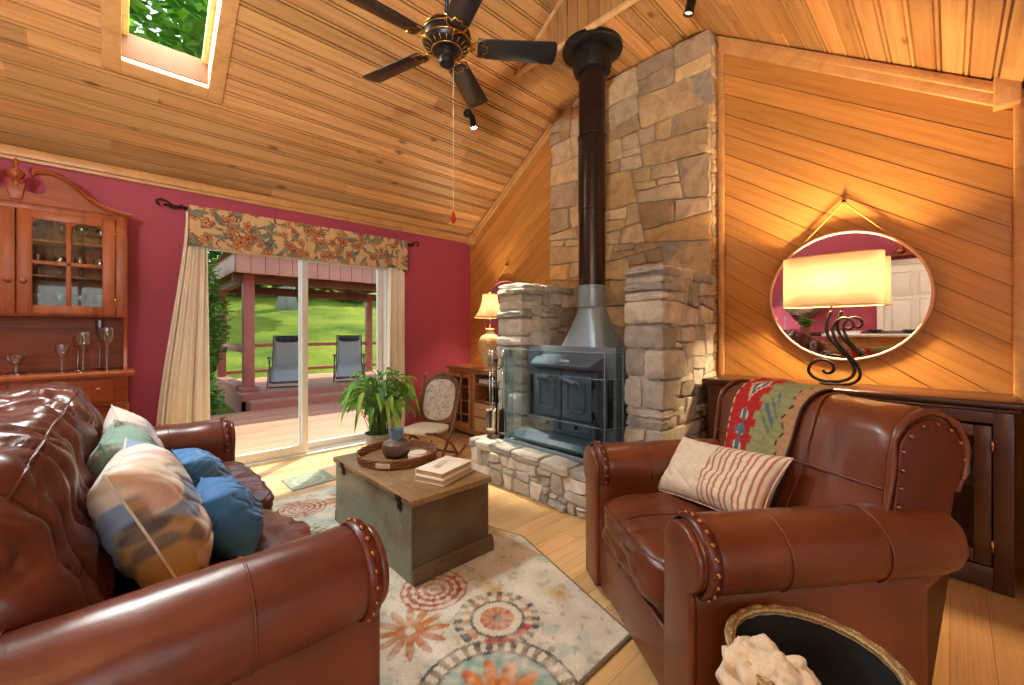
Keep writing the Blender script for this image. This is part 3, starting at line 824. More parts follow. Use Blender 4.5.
bx = thing('set_top_box', 'flat silver set-top box on the upper shelf of the media cabinet', 'set-top box', (3.34, 3.79, .68))
MB().box(-.12, .12, -.18, .18, .006, .055).build('case', plain('silver_plastic', 'c9c9c9', .35, .3), bx, bevel=.005)
MB().box(-.1212, -.1195, -.16, .0, .024, .042).build('display', M['black'], bx)
bx = thing('router', 'thin black electronic box on the lower shelf of the media cabinet', 'router', (3.34, 3.76, .475))
MB().box(-.08, .08, -.13, .13, .004, .03).build('case', M['black'], bx, bevel=.006)
MB().tube([(.06, .1, .02), (.06, .14, .07)], .005, 6).build('aerial', M['black'], bx)

# urn lamp with bell shade
def cracked():
    t = NT('cracked_ceramic'); v = t.coord('Object'); vo = t.new('ShaderNodeTexVoronoi'); vo.feature = 'DISTANCE_TO_EDGE'; vo.inputs['Scale'].default_value = 14; t.link(v, vo.inputs['Vector'])
    f = t.noise(v, 9, 4)
    c = t.ramp(f, [(.35, lin('d6b27e')), (.6, lin('e6cfa4')), (.75, lin('b98a55'))])
    t.base(t.mix(c, lin('8a6a3f'), t.ramp(vo.outputs['Distance'], [(0.0, (.7,)*3), (.05, (0,)*3)]))); t.set(Roughness=.4); return t.m
M['ceramic'] = cracked(); M['bulb'] = emit('lamp_bulb', 'ffdca0', 30); M['shade'] = shade_mat('lamp_shade_cloth', 'fbeedb', .5)
la = thing('urn_lamp', 'lit table lamp with cracked ceramic urn base and cream bell shade on media cabinet', 'table lamp', (3.40, 3.97, mz))
MB().lathe([(.0, 0), (.085, 0), (.09, .015), (.085, .03), (.10, .08), (.135, .18), (.152, .26), (.148, .32), (.11, .385), (.055, .42), (.045, .45), (.06, .475), (.05, .485), (0, .485)], 36).build('urn', M['ceramic'], la, smooth='auto')
MB().tube([(0, 0, .48), (0, 0, .70)], .008, 8).build('stem', M['brass'], la, smooth=True)
MB().ball((0, 0, .74), .03, None, .045).build('bulb', M['bulb'], la, smooth=True)
pf = [(.195 if i == 0 else .095+.10*(1-i/12)**2.2, .62+.29*i/12) for i in range(13)]
so = MB().lathe(pf, 40, cap=False).build('shade', M['shade'], la, smooth=True); so.modifiers.new('s', 'SOLIDIFY').thickness = .002
M['braid'] = plain('shade_braid', 'd9b877', .8)
for r_, z_ in ((.196, .62), (.096, .91)): MB().tube([(r_*cos(2*PI*k/40), r_*sin(2*PI*k/40), z_) for k in range(40)], .005, 6, closed=True).build('shade_trim', M['braid'], so, smooth=True)
MB().lathe([(.0, .925), (.008, .925), (.012, .94), (.006, .955), (0, .965)], 10).tube([(0, 0, .78), (0, 0, .93)], .003, 6).build('finial', M['brass'], la, smooth=True)

# round mirrors hung from a rope strap
def hung_mirror(label, y, z, r, frame_mat, tilt, rope):
    t = thing('round_mirror', label, 'mirror', (XG-.012, y, z))
    Mx = T3(-.028-r*sin(tilt)*.0, 0, 0) @ RY(-tilt) @ RY(-PI/2)
    MB().lathe([(0, .0), (r-.006, .0), (r-.006, .008), (0, .008)], 72, Mx).build('mirror_glass', M['mirror'], t)
    pts = [(r*cos(2*PI*k/72), r*sin(2*PI*k/72), .003) for k in range(72)]
    MB().tube(pts, .011, 8, closed=True, M=Mx).build('frame', frame_mat, t, smooth=True)
    hz = r*1.5
    s = MB()
    for sg in (-1, 1):
        a = Mx @ Vector((r*sin(rad(50)), sg*r*cos(rad(50)), 0)); a = Vector((a.x, sg*r*.62, r*.79)); s.tube([a, (-.014, 0, hz)], .006, 6)
    s.build('rope_strap', plain('jute_rope', 'b58a48', .9, bump=.6, bsc=400), t)
    MB().lathe([(0, 0), (.014, 0), (.012, .01), (.006, .018), (.010, .03), (0, .032)], 12, T3(.005, 0, hz) @ RY(-PI/2)).build('wall_hook', M['iron'], t, smooth=True)
hung_mirror('large round mirror with slim pale frame on the panelled wall behind the scroll lamp', .505, 1.555, .435, plain('blush_frame', 'd8a98c', .4, .2), rad(2.1), 1)
hung_mirror('round mirror on a rope strap half hidden behind the stone pier', 3.92, 1.53, .43, plain('copper_frame', 'c08a6a', .35, .3), rad(2.1), 1)

# dark glazed sideboard under the mirror
sx0, sx1, sy0, sy1, sz = 3.20, 3.62, -.235, 1.26, .965
sb = thing('sideboard', 'dark walnut sideboard with glazed doors against the panelled wall behind the armchair', 'sideboard', (3.4, .5, 0))
b = MB(); b.box(sx0+.02, sx1, sy0+.02, sy0+.05, .05, sz-.06); b.box(sx0+.02, sx1, sy1-.05, sy1-.02, .05, sz-.06); b.box(sx1-.015, sx1, sy0+.02, sy1-.02, .05, sz-.06)
b.box(sx0+.02, sx1, sy0+.02, sy1-.02, .05, .10); b.box(sx0+.06, sx1, sy0+.03, sy1-.03, .5, .52)
for y_ in (sy0+.015, sy1-.085): b.box(sx0, sx0+.04, y_, y_+.07, 0, sz-.05)
b.box(sx0+.004, sx0+.04, sy0+.03, sy1-.03, .01, .12); b.box(sx0+.004, sx0+.04, sy0+.03, sy1-.03, sz-.12, sz-.051)
for q in (1, 2): b.box(sx0+.006, sx0+.035, sy0+(sy1-sy0)*q/3-.02, sy0+(sy1-sy0)*q/3+.02, .1, sz-.1)
b.build('body', M['darkwood'], sb, w=True, bevel=.004)
t_ = MB(); t_.box(sx0-.015, sx1+.0, sy0-.0, sy1+.0, sz-.06, sz-.035); t_.box(sx0-.035, sx1+.01, sy0-.02, sy1+.02, sz-.035, sz)
t_.build('top', M['darkwood'], sb, w=True, bevel=.012)
for q in range(3):
    a, c = sy0+(sy1-sy0)*q/3+.03, sy0+(sy1-sy0)*(q+1)/3-.03
    if q == 0: a += .06
    if q == 2: c -= .06
    d = MB(); z0, z1 = .13, sz-.13
    d.box(sx0-.004, sx0+.02, a, a+.06, z0, z1); d.box(sx0-.004, sx0+.02, c-.06, c, z0, z1); d.box(sx0-.004, sx0+.02, a+.06, c-.06, z1-.06, z1); d.box(sx0-.004, sx0+.02, a+.06, c-.06, z0, z0+.07)
    do = d.build('door', M['darkwood'], sb, w=True, bevel=.004)
    MB().box(sx0+.006, sx0+.011, a+.055, c-.055, z0+.065, z1-.055).build('pane', M['glass'], do, w=True)
    for z_ in (z0+.1, z1-.1): MB().tube([(sx0-.008, a-.003, z_-.03), (sx0-.008, a-.003, z_+.03)], .006, 8).build('hinge', M['brass'], do, w=True, smooth=True)
    MB().ball((sx0-.016, c-.03, .55), .013).build('knob', M['brass'], do, w=True, smooth=True)

# scroll lamp with a wide oval shade
lp = thing('scroll_lamp', 'lit lamp with wide cream drum shade on a curled iron base on the sideboard', 'table lamp', (3.42, .54, sz))
def spiral(cx, cz, r0, r1, a0, a1, n=26): return [(0, cx+(r0+(r1-r0)*k/n)*cos(rad(a0+(a1-a0)*k/n)), cz+(r0+(r1-r0)*k/n)*sin(rad(a0+(a1-a0)*k/n))) for k in range(n+1)]
K_ = .00193
def iron(pts, r, nm):
    q = [Vector((0, -x*K_, (622-y)*K_)) for x, y in pts]; out = []
    for i in range(len(q)-1):                     # smooth the bends
        p0, p1, p2, p3 = q[max(0, i-1)], q[i], q[i+1], q[min(len(q)-1, i+2)]
        for t in (0, .25, .5, .75): out.append(.5*((2*p1)+(p2-p0)*t+(2*p0-5*p1+4*p2-p3)*t*t+(3*p1-p0-3*p2+p3)*t**3))
    out.append(q[-1]); MB().tube(out, r, 8).build(nm, M['iron'], lp, smooth=True)
iron([(0, 372), (-10, 400), (-13, 430), (-5, 462), (22, 500), (50, 535), (62, 565), (55, 592), (28, 608), (-15, 612), (-48, 602), (-64, 580), (-56, 554), (-32, 540), (-6, 544), (8, 562), (2, 580), (-14, 584), (-24, 574)], .0105, 'scroll')
iron([(36, 428), (46, 434), (58, 424), (54, 404), (34, 396), (14, 408), (4, 436), (14, 470), (38, 508), (62, 540), (76, 572), (72, 600), (48, 618), (26, 622)], .0095, 'scroll')
MB().lathe([(0, 0), (.06, 0), (.065, .008), (.02, .014), (0, .014)], 20).build('foot', M['iron'], lp, smooth='auto')
MB().tube([(0, 0, .475), (0, 0, .72)], .007, 8).build('stem', M['brass'], lp, smooth=True)
MB().ball((0, .0, .68), .032, None, .05).build('bulb', M['bulb'], lp, smooth=True)
def oval(k, n): 
    a = 2*PI*k/n; c_, s_ = cos(a), sin(a); e = 3.6; q = (abs(c_)**e+abs(s_)**e)**(-1/e); return c_*q*.105, s_*q*.265
vs = []; fs = []; n = 56
for z_ in (.515, .845):
    for k in range(n): x, y = oval(k, n); vs.append((x, y, z_))
fs = [(k, (k+1) % n, n+(k+1) % n, n+k) for k in range(n)]
so = MB().add(vs, fs).build('shade', M['shade'], lp, smooth=True); so.modifiers.new('s', 'SOLIDIFY').thickness = .002
M['piping'] = plain('shade_piping', 'd8b070', .8)
for z_ in (.515, .845): MB().tube([(*oval(k, n), z_) for k in range(n)], .003, 6, closed=True).build('shade_trim', M['piping'], so, smooth=True)
sp = MB()
for a in (0, 120, 240): sp.tube([(0, 0, .70), (.09*cos(rad(a)), .2*sin(rad(a)), .70)], .003, 6)
sp.build('spider', M['brass'], lp)
MB().tube([(0, 0, .70), (0, 0, .85)], .003, 6).ball((0, 0, .86), .012).build('finial', M['brass'], lp, smooth=True)
# ------------------------------------------------------------------ leather seating
def arm_profile(out, zc, r, inw=.10, z0=.09, n=22):
    """closed cross-section (o, z), o grows outward; a rolled arm over an upright panel"""
    p = [(-inw, z0), (-inw, zc-.12)]
    for k in range(n+1):
        a = rad(205-(205+62)*k/n); p.append((.012+r*cos(a), zc+r*sin(a)))
    p += [(inw*.78, zc-r-.02), (inw*.78, z0)]
    return [(o*out, z) for o, z in p]
def arm_shell(x0, x1, yc, out, zc, r, seed, nx=34, lift=0, inset=0):
    prof = arm_profile(out, zc, r); m = len(prof); mb = MB()
    def fn(u, v):
        i = int(round(v*m)) % m; o, z = prof[i]; x = x0+(x1-x0)*u
        if z < zc-r*.98: x = x1-(x1-x0-inset)*(1-u)
        e = min(u, 1-u)*(x1-x0); sh = 1-.16*max(0, 1-e/.05)**2
        cz = zc if z > zc-r*1.1 else z
        o2 = .012*out+(o-.012*out)*sh if z > zc-r*1.05 else o*(1-.05*max(0, 1-e/.05)**2)
        z2 = cz+(z-cz)*sh
        w = .006*nz(x*6, o*9+seed, z*9)+.004*nz(x*17, o*14, z*20+seed)
        return (x, yc+o2*(1+w*4), z2+w+lift*(1-u)*(z > .2))
    mb.grid(fn, nx, m, cv=True)
    nv = m
    mb.f.append([k for k in range(nv)]); mb.uv.append(None); mb.c.append(None)
    mb.f.append([(nx-1)*nv+k for k in range(nv)][::-1]); mb.uv.append(None); mb.c.append(None)
    return mb, prof
def roll_path(prof, yc, x, grow, lo, hi):
    return [(x, yc+o*(1+grow/abs(o) if abs(o) > .02 else 1), z+(grow if z > .6 else 0)) for o, z in prof[lo:hi]]
def make_arm(root, x0, x1, yc, out, zc, r, seed, mat_, w):
    mb, prof = arm_shell(x0, x1, yc, out, zc, r, seed, inset=.0 if w else .11)
    arm = mb.build('arm', mat_, root, w=w, smooth='auto')
    cx_, cz_ = yc+.012*out, zc
    ring = lambda x, rr, a0, a1, n=24: [(x, cx_+out*rr*cos(rad(a0+(a1-a0)*k/n)), cz_+rr*sin(rad(a0+(a1-a0)*k/n))) for k in range(n+1)]
    # front panel: upright board with a rounded scroll head, set on the end of the arm
    pp = [(-.088, .05), (-.088, zc-.09)]+[(.012+r*.90*cos(rad(200-260*k/20)), zc+r*.90*sin(rad(200-260*k/20))) for k in range(21)]+[(.072, zc-r*.95), (.072, .05)]
    fp = MB().prism([(yc+o*out, z) for o, z in pp], 0, .028, Matrix(((0,0,1,x1-.006),(1,0,0,0),(0,1,0,0),(0,0,0,1))))
    fpo = fp.build('front_panel', mat_, arm, w=w, bevel=.012, seg=3)
    # nail band wrapped round the end of the roll
    b = MB(); a0, a1 = 212, -62; n = 30
    vs, fs = [], []
    for k in range(n+1):
        a = rad(a0+(a1-a0)*k/n)
        for xx, rr in ((x1-.05, r+.001), (x1-.045, r+.007), (x1-.012, r+.007), (x1-.006, r-.004)): vs.append((xx, cx_+out*rr*cos(a), cz_+rr*sin(a)))
    for k in range(n):
        for j in range(3): fs.append((k*4+j, k*4+j+1, k*4+j+5, k*4+j+4))
    b.add(vs, fs).build('trim_band', M['leather_dk'], arm, w=w, smooth=True)
    nl = MB()
    for k in range(15):
        a = rad(a0+(a1-a0)*(k+.5)/15); nl.ball((x1-.029, cx_+out*(r+.007)*cos(a), cz_+(r+.007)*sin(a)), .0085, n=8, m=6)
    nl.build('nail_trim', M['nail'], arm, w=w, smooth=True)
    for t in (.33, .70): MB().tube(ring(x0+(x1-x0)*t, r+.0015, 200, -55), .0035, 6).build('seam', mat_, arm, w=w, smooth=True)
    return arm
def wrinkle(k1, k2, amp, seed, ax=0):
    def f(u):
        q = (u.y*k1+.35*nz(u.y*2, u.z*2, seed)*3, u.z*k2+u.y*1.1)
        rdg = 1-abs(nz(q[0], q[1]+seed, seed))*2.2
        fold = max(0, rdg)**3
        w = amp*(nz(u.x*2.4+seed, u.y*2.4, u.z*2.4)*.8-fold*.9)
        return (u.x*w, u.y*w*.3, u.z*w)
    return f
def puff_point(c, h, p, d, fn=None, grow=0):
    q = Vector(d); rr = (abs(q.x)**p+abs(q.y)**p+abs(q.z)**p)**(1/p); u = q/rr
    P = Vector((u.x*h[0], u.y*h[1], u.z*h[2]))
    if fn: P += Vector(fn(u))
    return Vector(c)+P*(1+grow)
def piping_loop(mb, c, h, p, ax, s, fn, r=.005, M_=None, n=72):
    pts = []
    for k in range(n):
        a = 2*PI*k/n; d = [0, 0, 0]; d[ax] = s; q = (abs(cos(a))**p+abs(sin(a))**p)**(-1/p)
        d[(ax+1) % 3] = cos(a)*q; d[(ax+2) % 3] = sin(a)*q
        pts.append(puff_point(c, h, p, d, fn, .004))
    mb.tube(pts, r, 6, closed=True, M=M_)

# sofa
sf = thing('leather_sofa', 'long brown leather two-cushion sofa with rolled nailhead arms in the near left corner', 'sofa', (.05, 2.34, 0))
SXB, SXF, SYA, SYB = -.52, .565, 1.265, 3.40
b = MB(); b.box(-.42, .55, SYA, SYB, .07, .30)
b.build('base', M['leather'], sf, w=True, bevel=.02)
b = MB(); b.puff((-.41, (SYA+SYB)/2, .52), (.11, (SYB-SYA)/2+.02, .42), 7, 14)
b.build('back_frame', M['leather'], sf, w=True, smooth=True)
make_arm(sf, SXB, SXF, SYA, -1, .585, .135, 1, M['leather'], True)
make_arm(sf, SXB, SXF, SYB, 1, .585, .135, 2, M['leather'], True)
hw = (SYB-SYA-.19)/4
for k in range(2):
    yc = SYA+.095+hw*(1+2*k)
    fn = wrinkle(3.2, 2.0, .022, 3+k*5)
    c_ = (.13, yc, .385); h_ = (.50, hw-.004, .105)
    so = MB().puff(c_, h_, 5, 26, fn).build('seat_cushion', M['leather'], sf, w=True, smooth=True)
    pp = MB(); piping_loop(pp, c_, h_, 5, 2, .72, fn); pp.build('piping', M['leather'], so, w=True, smooth=True)
    fb = wrinkle(6.0, 1.1, .036, 11+k*7)
    Mx = T3(-.235, yc, .74) @ RY(rad(-13))
    c_ = (0, 0, 0); h_ = (.20, hw+.012, .325)
    so = MB().puff(c_, h_, 3.4, 44, fb, Mx).build('back_cushion', M['leather'], sf, w=True, smooth=True)
    pp = MB(); pts = []
    for q in range(41):
        t = -1+2*q/40; pts.append(puff_point(c_, h_, 3.4, (.75, t, .72), fb, .004))
    pp.tube(pts, .005, 6, M=Mx); pp.build('piping', M['leather'], so, w=True, smooth=True)
for x in (-.38, .5):
    for y in (SYA, SYB): MB().lathe([(.03, .0095 if x > 0 else 0), (.04, .03), (.035, .075), (0, .075)], 14, T3(x, y, 0)).build('foot', M['darkwood'], sf, w=True, smooth='auto')

# oversize armchair, turned toward the sofa
AR = math.atan2(.58, -.81)
ACX, ACY = 1.90, .655
ac = thing('leather_armchair', 'wide red-brown leather armchair with rolled arms in front of the dark sideboard', 'armchair', (ACX, ACY, 0), AR)
L2 = M['leather2']
MB().box(-.34, .42, -.42, .42, .05, .30).build('base', L2, ac, bevel=.015)
MB().box(.42, .445, -.36, .36, .06, .285).build('front_rail', L2, ac, bevel=.01)
make_arm(ac, -.46, .45, -.425, -1, .617, .115, 4, L2, False)
make_arm(ac, -.46, .45, .42, 1, .617, .115, 5, L2, False)
fn = wrinkle(2.2, 1.6, .014, 23); c_ = (.085, 0, .41); h_ = (.40, .335, .125)
so = MB().puff(c_, h_, 5, 24, fn).build('seat_cushion', L2, ac, smooth=True)
pp = MB()
for s_ in (.75, -.75): piping_loop(pp, c_, h_, 5, 2, s_, fn)
pp.tube([puff_point(c_, h_, 5, (-1+2*q/30, -.1, 1), fn, .003) for q in range(31)], .003, 6)
pp.build('piping', M['leather'], so, smooth=True)
# back: section in x-z, leaning back and rolling over at the top
BK = [(-.10, .40), (-.165, .55), (-.24, .72), (-.262, .86)]
bc, br = (-.41, .895), .155
for k in range(1, 17):
    a = rad(12+228*k/17); BK.append((bc[0]+br*cos(a), bc[1]+br*sin(a)*1.02))
BK += [(-.50, .70), (-.48, .5), (-.46, .30)]
def back_shell(half, inset, seed, nv=30):
    mb = MB(); m = len(BK)
    def fn(u, v):
        o, z = BK[int(round(u*(m-1)))]; y = -half+2*half*v
        e = min(v, 1-v)*2*half; k = 1-.10*max(0, 1-e/.06)**2
        cx0, cz0 = -.36, .72
        belly = .055*max(0, 1-((z-.66)/.3)**2)*(1-(2*v-1)**2) if o > -.3 else 0
        w = .008*nz(y*5+seed, z*6, o*6)-.014*max(0, 1-abs(nz(y*4+z*6, z*1.2+seed, o*2))*3)**3
        return (cx0+(o-cx0)*k+belly+w, y, cz0+(z-cz0)*k+w*.5)
    mb.grid(fn, m, nv)
    return mb
so = back_shell(.455, 0, 31)
m = len(BK)
for v in (0, 29): so.f.append([i*30+v for i in range(m)][::(1 if v else -1)]); so.uv.append(None); so.c.append(None)
bk = so.build('backrest', L2, ac, smooth='auto')
def along(pts, t):
    ds = [math.dist(pts[i], pts[i+1]) for i in range(len(pts)-1)]; s = t*sum(ds)
    for i, d_ in enumerate(ds):
        if s <= d_ or i == len(ds)-1: return [pts[i][q]+(pts[i+1][q]-pts[i][q])*min(1, s/d_) for q in (0, 1)]
        s -= d_
for sg in (-1, 1):
    poly = [(-.36+(o+.36)*.86, .72+(z-.72)*.9) for o, z in BK]
    mb = MB().prism(poly, .447, .467, Matrix(((1,0,0,0),(0,0,sg,0),(0,1,0,0),(0,0,0,1))))
    mb.build('side_panel', M['leather_dk'], bk, bevel=.005)
    rf = MB(); pts = []
    for i, (o, z) in enumerate(BK[:20]):
        t = i/19; pts.append((-.36+(o+.36)*.97, sg*.452, .72+(z-.72)*.97))
    rf.tube(pts, [.012+.003*sin(i*2.7) for i in range(20)], 8); rf.build('gathered_edge', L2, bk, smooth=True)
    nl = MB()
    for i in range(14):
        o, z = along(BK[1:18], i/13)
        nl.ball((-.36+(o+.36)*.80-.005, sg*.469, .72+(z-.72)*.86), .008, n=8, m=6)
    nl.build('nail_trim', M['nail'], bk, smooth=True)
pp = MB()
m = len(BK)
def bpt(o, z, y): return (o+.055*max(0, 1-((z-.66)/.3)**2)*(1-(y/.455)**2)+.002 if o > -.3 else o, y, z)
for y_ in (.13,): pp.tube([bpt(o+.003 if i < 8 else o, z+(.003 if i > 6 else 0), y_+.03*sin(i*.5)) for i, (o, z) in enumerate(BK[:16])], .004, 6)
pp.build('seam', L2, bk, smooth=True)
MB().tube([bpt(-.25, .79, -.44+.88*k/20) for k in range(21)], .004, 6).build('seam', L2, bk, smooth=True)
for x in (-.38, .38):
    for y in (-.42, .42): MB().lathe([(.028, 0), (.036, .02), (.03, .055), (0, .055)], 14, T3(x, y, 0)).build('foot', M['darkwood'], ac, smooth='auto')

# kilim throw over the chair back (lies on the back's own curve)
KX0, KX1 = -.30, .10
def kil(u, v):                                  # u along the drape (0 front low .. 1 behind), v across (0 far .. 1 near camera)
    red_, grn, crm, tan_, blk, blu = lin('b32424'), lin('8f9668'), lin('e2d3ae'), lin('b08a63'), lin('3a2a22'), lin('56707f')
    L = 1.05; s = u*L; y = v*.44
    def stepped(q, st): return math.floor(q/st)*st
    edge1 = .185+.02*(1 if int(s/.035) % 2 else 0)
    edge2 = .355+.03*abs(((s/.10) % 1)-.5)*2
    c = grn
    if y < .012: c = crm if int(s/.02) % 2 else red_
    elif y < edge1:
        c = red_
        k = ((s-.04)/.21); i = math.floor(k); fx = (k-i-.5)*.21; fy = y-.10
        d = abs(stepped(fx, .012))/.085+abs(stepped(fy, .012))/.062
        if i % 2 == 0:
            if d < .35: c = crm
            elif d < .8: c = blu if d > .5 else lin('2f4652')
            elif d < 1.0: c = crm
        else:
            g = abs(((fx/.07) % 1)-.5)*2; 
            if abs(fy) < .06 and abs(fy)/.06 < g*.9: c = crm if (int(fy*60) % 2) else blu
            if abs(fx) < .012 and abs(fy) < .05: c = blu
    elif y < edge2:
        c = grn
        k = s/.3; i = math.floor(k); fx = (k-i-.5)*.3; fy = y-.27
        d = abs(stepped(fx, .014))/.10+abs(stepped(fy, .014))/.065
        if i % 2 == 1 and d < 1 and int((fx+fy)*70) % 3 == 0: c = blu
        elif i % 2 == 0 and d < 1 and d > .75: c = lin('a5824e')
    else:
        c = tan_
        if y < edge2+.012: c = blk if int(s/.018) % 2 else tan_
        if y > .43: c = blk
    return mulc(c, .9+.2*((int(s*220) % 2)*.5+.25))
path = [(-.09, .425)]+BK[1:21]
th = thing('kilim_throw', 'red and green geometric kilim throw draped over the armchair back', 'throw blanket', (ACX, ACY, 0), AR)
acc = [0]
for i in range(1, len(path)): acc.append(acc[-1]+math.dist(path[i], path[i-1]))
def onpath(t):
    s = t*acc[-1]
    for i in range(1, len(path)):
        if s <= acc[i] or i == len(path)-1:
            f = (s-acc[i-1])/(acc[i]-acc[i-1]); a, b2 = path[i-1], path[i]
            nx_, nz_ = (b2[1]-a[1]), -(b2[0]-a[0]); l = math.hypot(nx_, nz_)
            return a[0]+(b2[0]-a[0])*f, a[1]+(b2[1]-a[1])*f, nx_/l, nz_/l
def kfn(u, v):
    t = .06+.92*u; o, z, nx_, nz_ = onpath(t); y = KX0+(KX1-KX0)*v+.05*(1-u)-.03
    yy = y; belly = .055*max(0, 1-((z-.66)/.3)**2)*(1-(yy/.455)**2) if o > -.3 else 0
    k = .014+.006*nz(u*9, v*7, 2)+.004*sin(v*14+u*5)
    return (o+nx_*k+belly, y, z+nz_*k)
ko = MB().grid(kfn, 150, 74, colfn=kil).build('throw', M['cloth'], th, smooth=True); ko.modifiers.new('s', 'SOLIDIFY').thickness = .008
def edge_fr():
    mb = MB()
    return mb
# ------------------------------------------------------------------ cushions
def pillow(name, label, group, loc, rot, w, h, t, colfn, m_, seed=0, n=72):
    o = thing(name, label, 'cushion', loc, 0, group); o.rotation_euler = rot
    mb = MB()
    for sg in (1, -1):
        def fn(a, b2):
            u, v = a*2-1, b2*2-1
            x = w/2*u*(1-.10*(1-v*v)*u*u); y = h/2*v*(1-.10*(1-u*u)*v*v)
            z = t/2*((1-abs(u)**3.2)*(1-abs(v)**3.2))**.55
            ed = (1-u**4)*(1-v**4)
            z += .014*nz(u*2.2+seed, v*2.2, sg)*ed-.008*max(0, 1-abs(nz(u*3+v*2+seed, v*2, sg*3))*4)**2*ed
            return (x, y, sg*z)
        a0 = len(mb.f); mb.grid(fn, n, n, colfn=lambda u, v: colfn(u*2-1, v*2-1, sg))
        if sg < 0:
            for i in range(a0, len(mb.f)): mb.f[i] = mb.f[i][::-1]; mb.c[i] = mb.c[i][::-1]
    body = mb.build('cover', m_, o, smooth=True)
    wd = body.modifiers.new('w', 'WELD'); wd.merge_threshold = .0008
    e = MB(); pts = []
    for k in range(80):
        q = k/20; side = int(q) % 4; f = (q-int(q))*2-1
        u, v = ((f, -1), (1, f), (-f, 1), (-1, -f))[side]
        pts.append((w/2*u*(1-.10*(1-v*v)*u*u), h/2*v*(1-.10*(1-u*u)*v*v), 0))
    e.tube(pts, .004, 6, closed=True, col=colfn(.3, .9, 1)).build('welt', m_, body, smooth=True) if colfn is not None else None
    return o
cv = vcol('printed_cushion_cloth', .8, .2, 300, .2, .15, 30)
def painted(seed):
    def f(u, v, s):
        n1, n2 = nz(u*1.3+seed, v*1.3, s*3), nz(u*3.1, v*2.4+seed, s*5)
        base = mixc(lin('f4f1ea'), lin('dcd9d6'), .5+.6*n2)
        bd = sin(v*5.2+u*1.3+2.4*n1+seed)
        base = mixc(base, lin('6a93c6'), .85*smoothstep(.45, .75, bd+.25*n2))
        base = mixc(base, lin('c9a09a'), .6*smoothstep(.1, .3, n1+.4*n2-.1*bd)*(bd < .3))
        base = mixc(base, lin('cdb78e'), .5*smoothstep(.7, .9, -bd+.2*n2))
        k = 1-smoothstep(-.78, -.6, u+.35*n2+.55*max(0, v+.15))
        return mixc(base, mixc(lin('a8843f'), lin('4d3d2c'), smoothstep(-.15, .15, nz(u*4, v*5, seed))), .85*k)
    return f
def teal(u, v, s):
    c = mixc(lin('6f9f97'), lin('8fb3a8'), .5+.5*nz(u*2, v*2, s))
    if abs(v-.25*sin(u*3)-.3) < .03: c = lin('3a6c8e')
    if abs(v+.4*u-.5) < .025 or abs(u*.3-v-.1) < .012: c = mixc(c, lin('dce6dd'), .7)
    if v < -.45: c = mixc(c, lin('2d7f8c'), .55)
    return c
def ticking(u, v, s): 
    c = mixc(lin('2f74b5'), lin('4e90c8'), .5+.5*nz(u*3, v*3, s))
    return mixc(c, lin('93b9dc'), .4) if sin(v*26+nz(u*3, v*3)*3) > .8 else c
def denim(u, v, s): return mixc(lin('2a68a8'), lin('4a88c4'), .5+.5*nz(u*3+4, v*3, s))
FX = (rad(90), 0, rad(90))                       # stand upright, face +x
def up_rot(lean, turn):                          # local: x across, y up, z = normal
    return (Euler((rad(90-lean), 0, 0)).to_matrix().to_4x4()) and (RZ(rad(90+turn)) @ RX(rad(90-lean))).to_euler()
G1 = None
pillow('scatter_cushion', 'cream cushion with blue and brown brushstroke print nearest the front sofa arm', G1, (.10, 1.83, .70), up_rot(24, -6), .50, .48, .24, painted(1.3), cv, 1)
pillow('scatter_cushion', 'teal cushion with pale line print behind the brushstroke cushion', G1, (.07, 2.22, .71), up_rot(22, -4), .50, .48, .20, teal, cv, 2)
pillow('scatter_cushion', 'white printed cushion behind the teal cushion at the far end of the sofa', G1, (.09, 2.62, .715), up_rot(22, 2), .50, .50, .18, lambda u, v, s: mixc(painted(5.1)(u, v, s), lin('e6e2da'), .6) if abs(v-.3*sin(u*2)) > .04 else lin('9a5a62'), cv, 3)
pillow('bolster_cushion', 'small plain blue cushion in front of the brushstroke cushion', G1, (.31, 1.93, .60), up_rot(34, -8), .32, .28, .21, denim, cv, 4)
pillow('bolster_cushion', 'small blue striped cushion in front of the white cushion', G1, (.29, 2.48, .61), up_rot(34, 2), .32, .29, .21, ticking, cv, 5)
def lumbar(u, v, s):
    c = lin('e9dcc4')
    if .02 < u: 
        k = (u-.02)/.098
        if k-math.floor(k) < .34: c = lin('a8402e')
    return mulc(c, .96+.06*nz(u*30, v*30))
lp_ = pillow('lumbar_cushion', 'cream oblong cushion with red stripes at one end on the armchair', None, (0, 0, 0), (0, 0, 0), .60, .31, .17, lumbar, cv, 6)
lm = T3(ACX, ACY, 0) @ RZ(AR) @ T3(.0, -.085, .665) @ RZ(rad(97)) @ RX(rad(52)) @ RZ(rad(7))
lp_.location = lm.translation; lp_.rotation_euler = lm.to_euler()

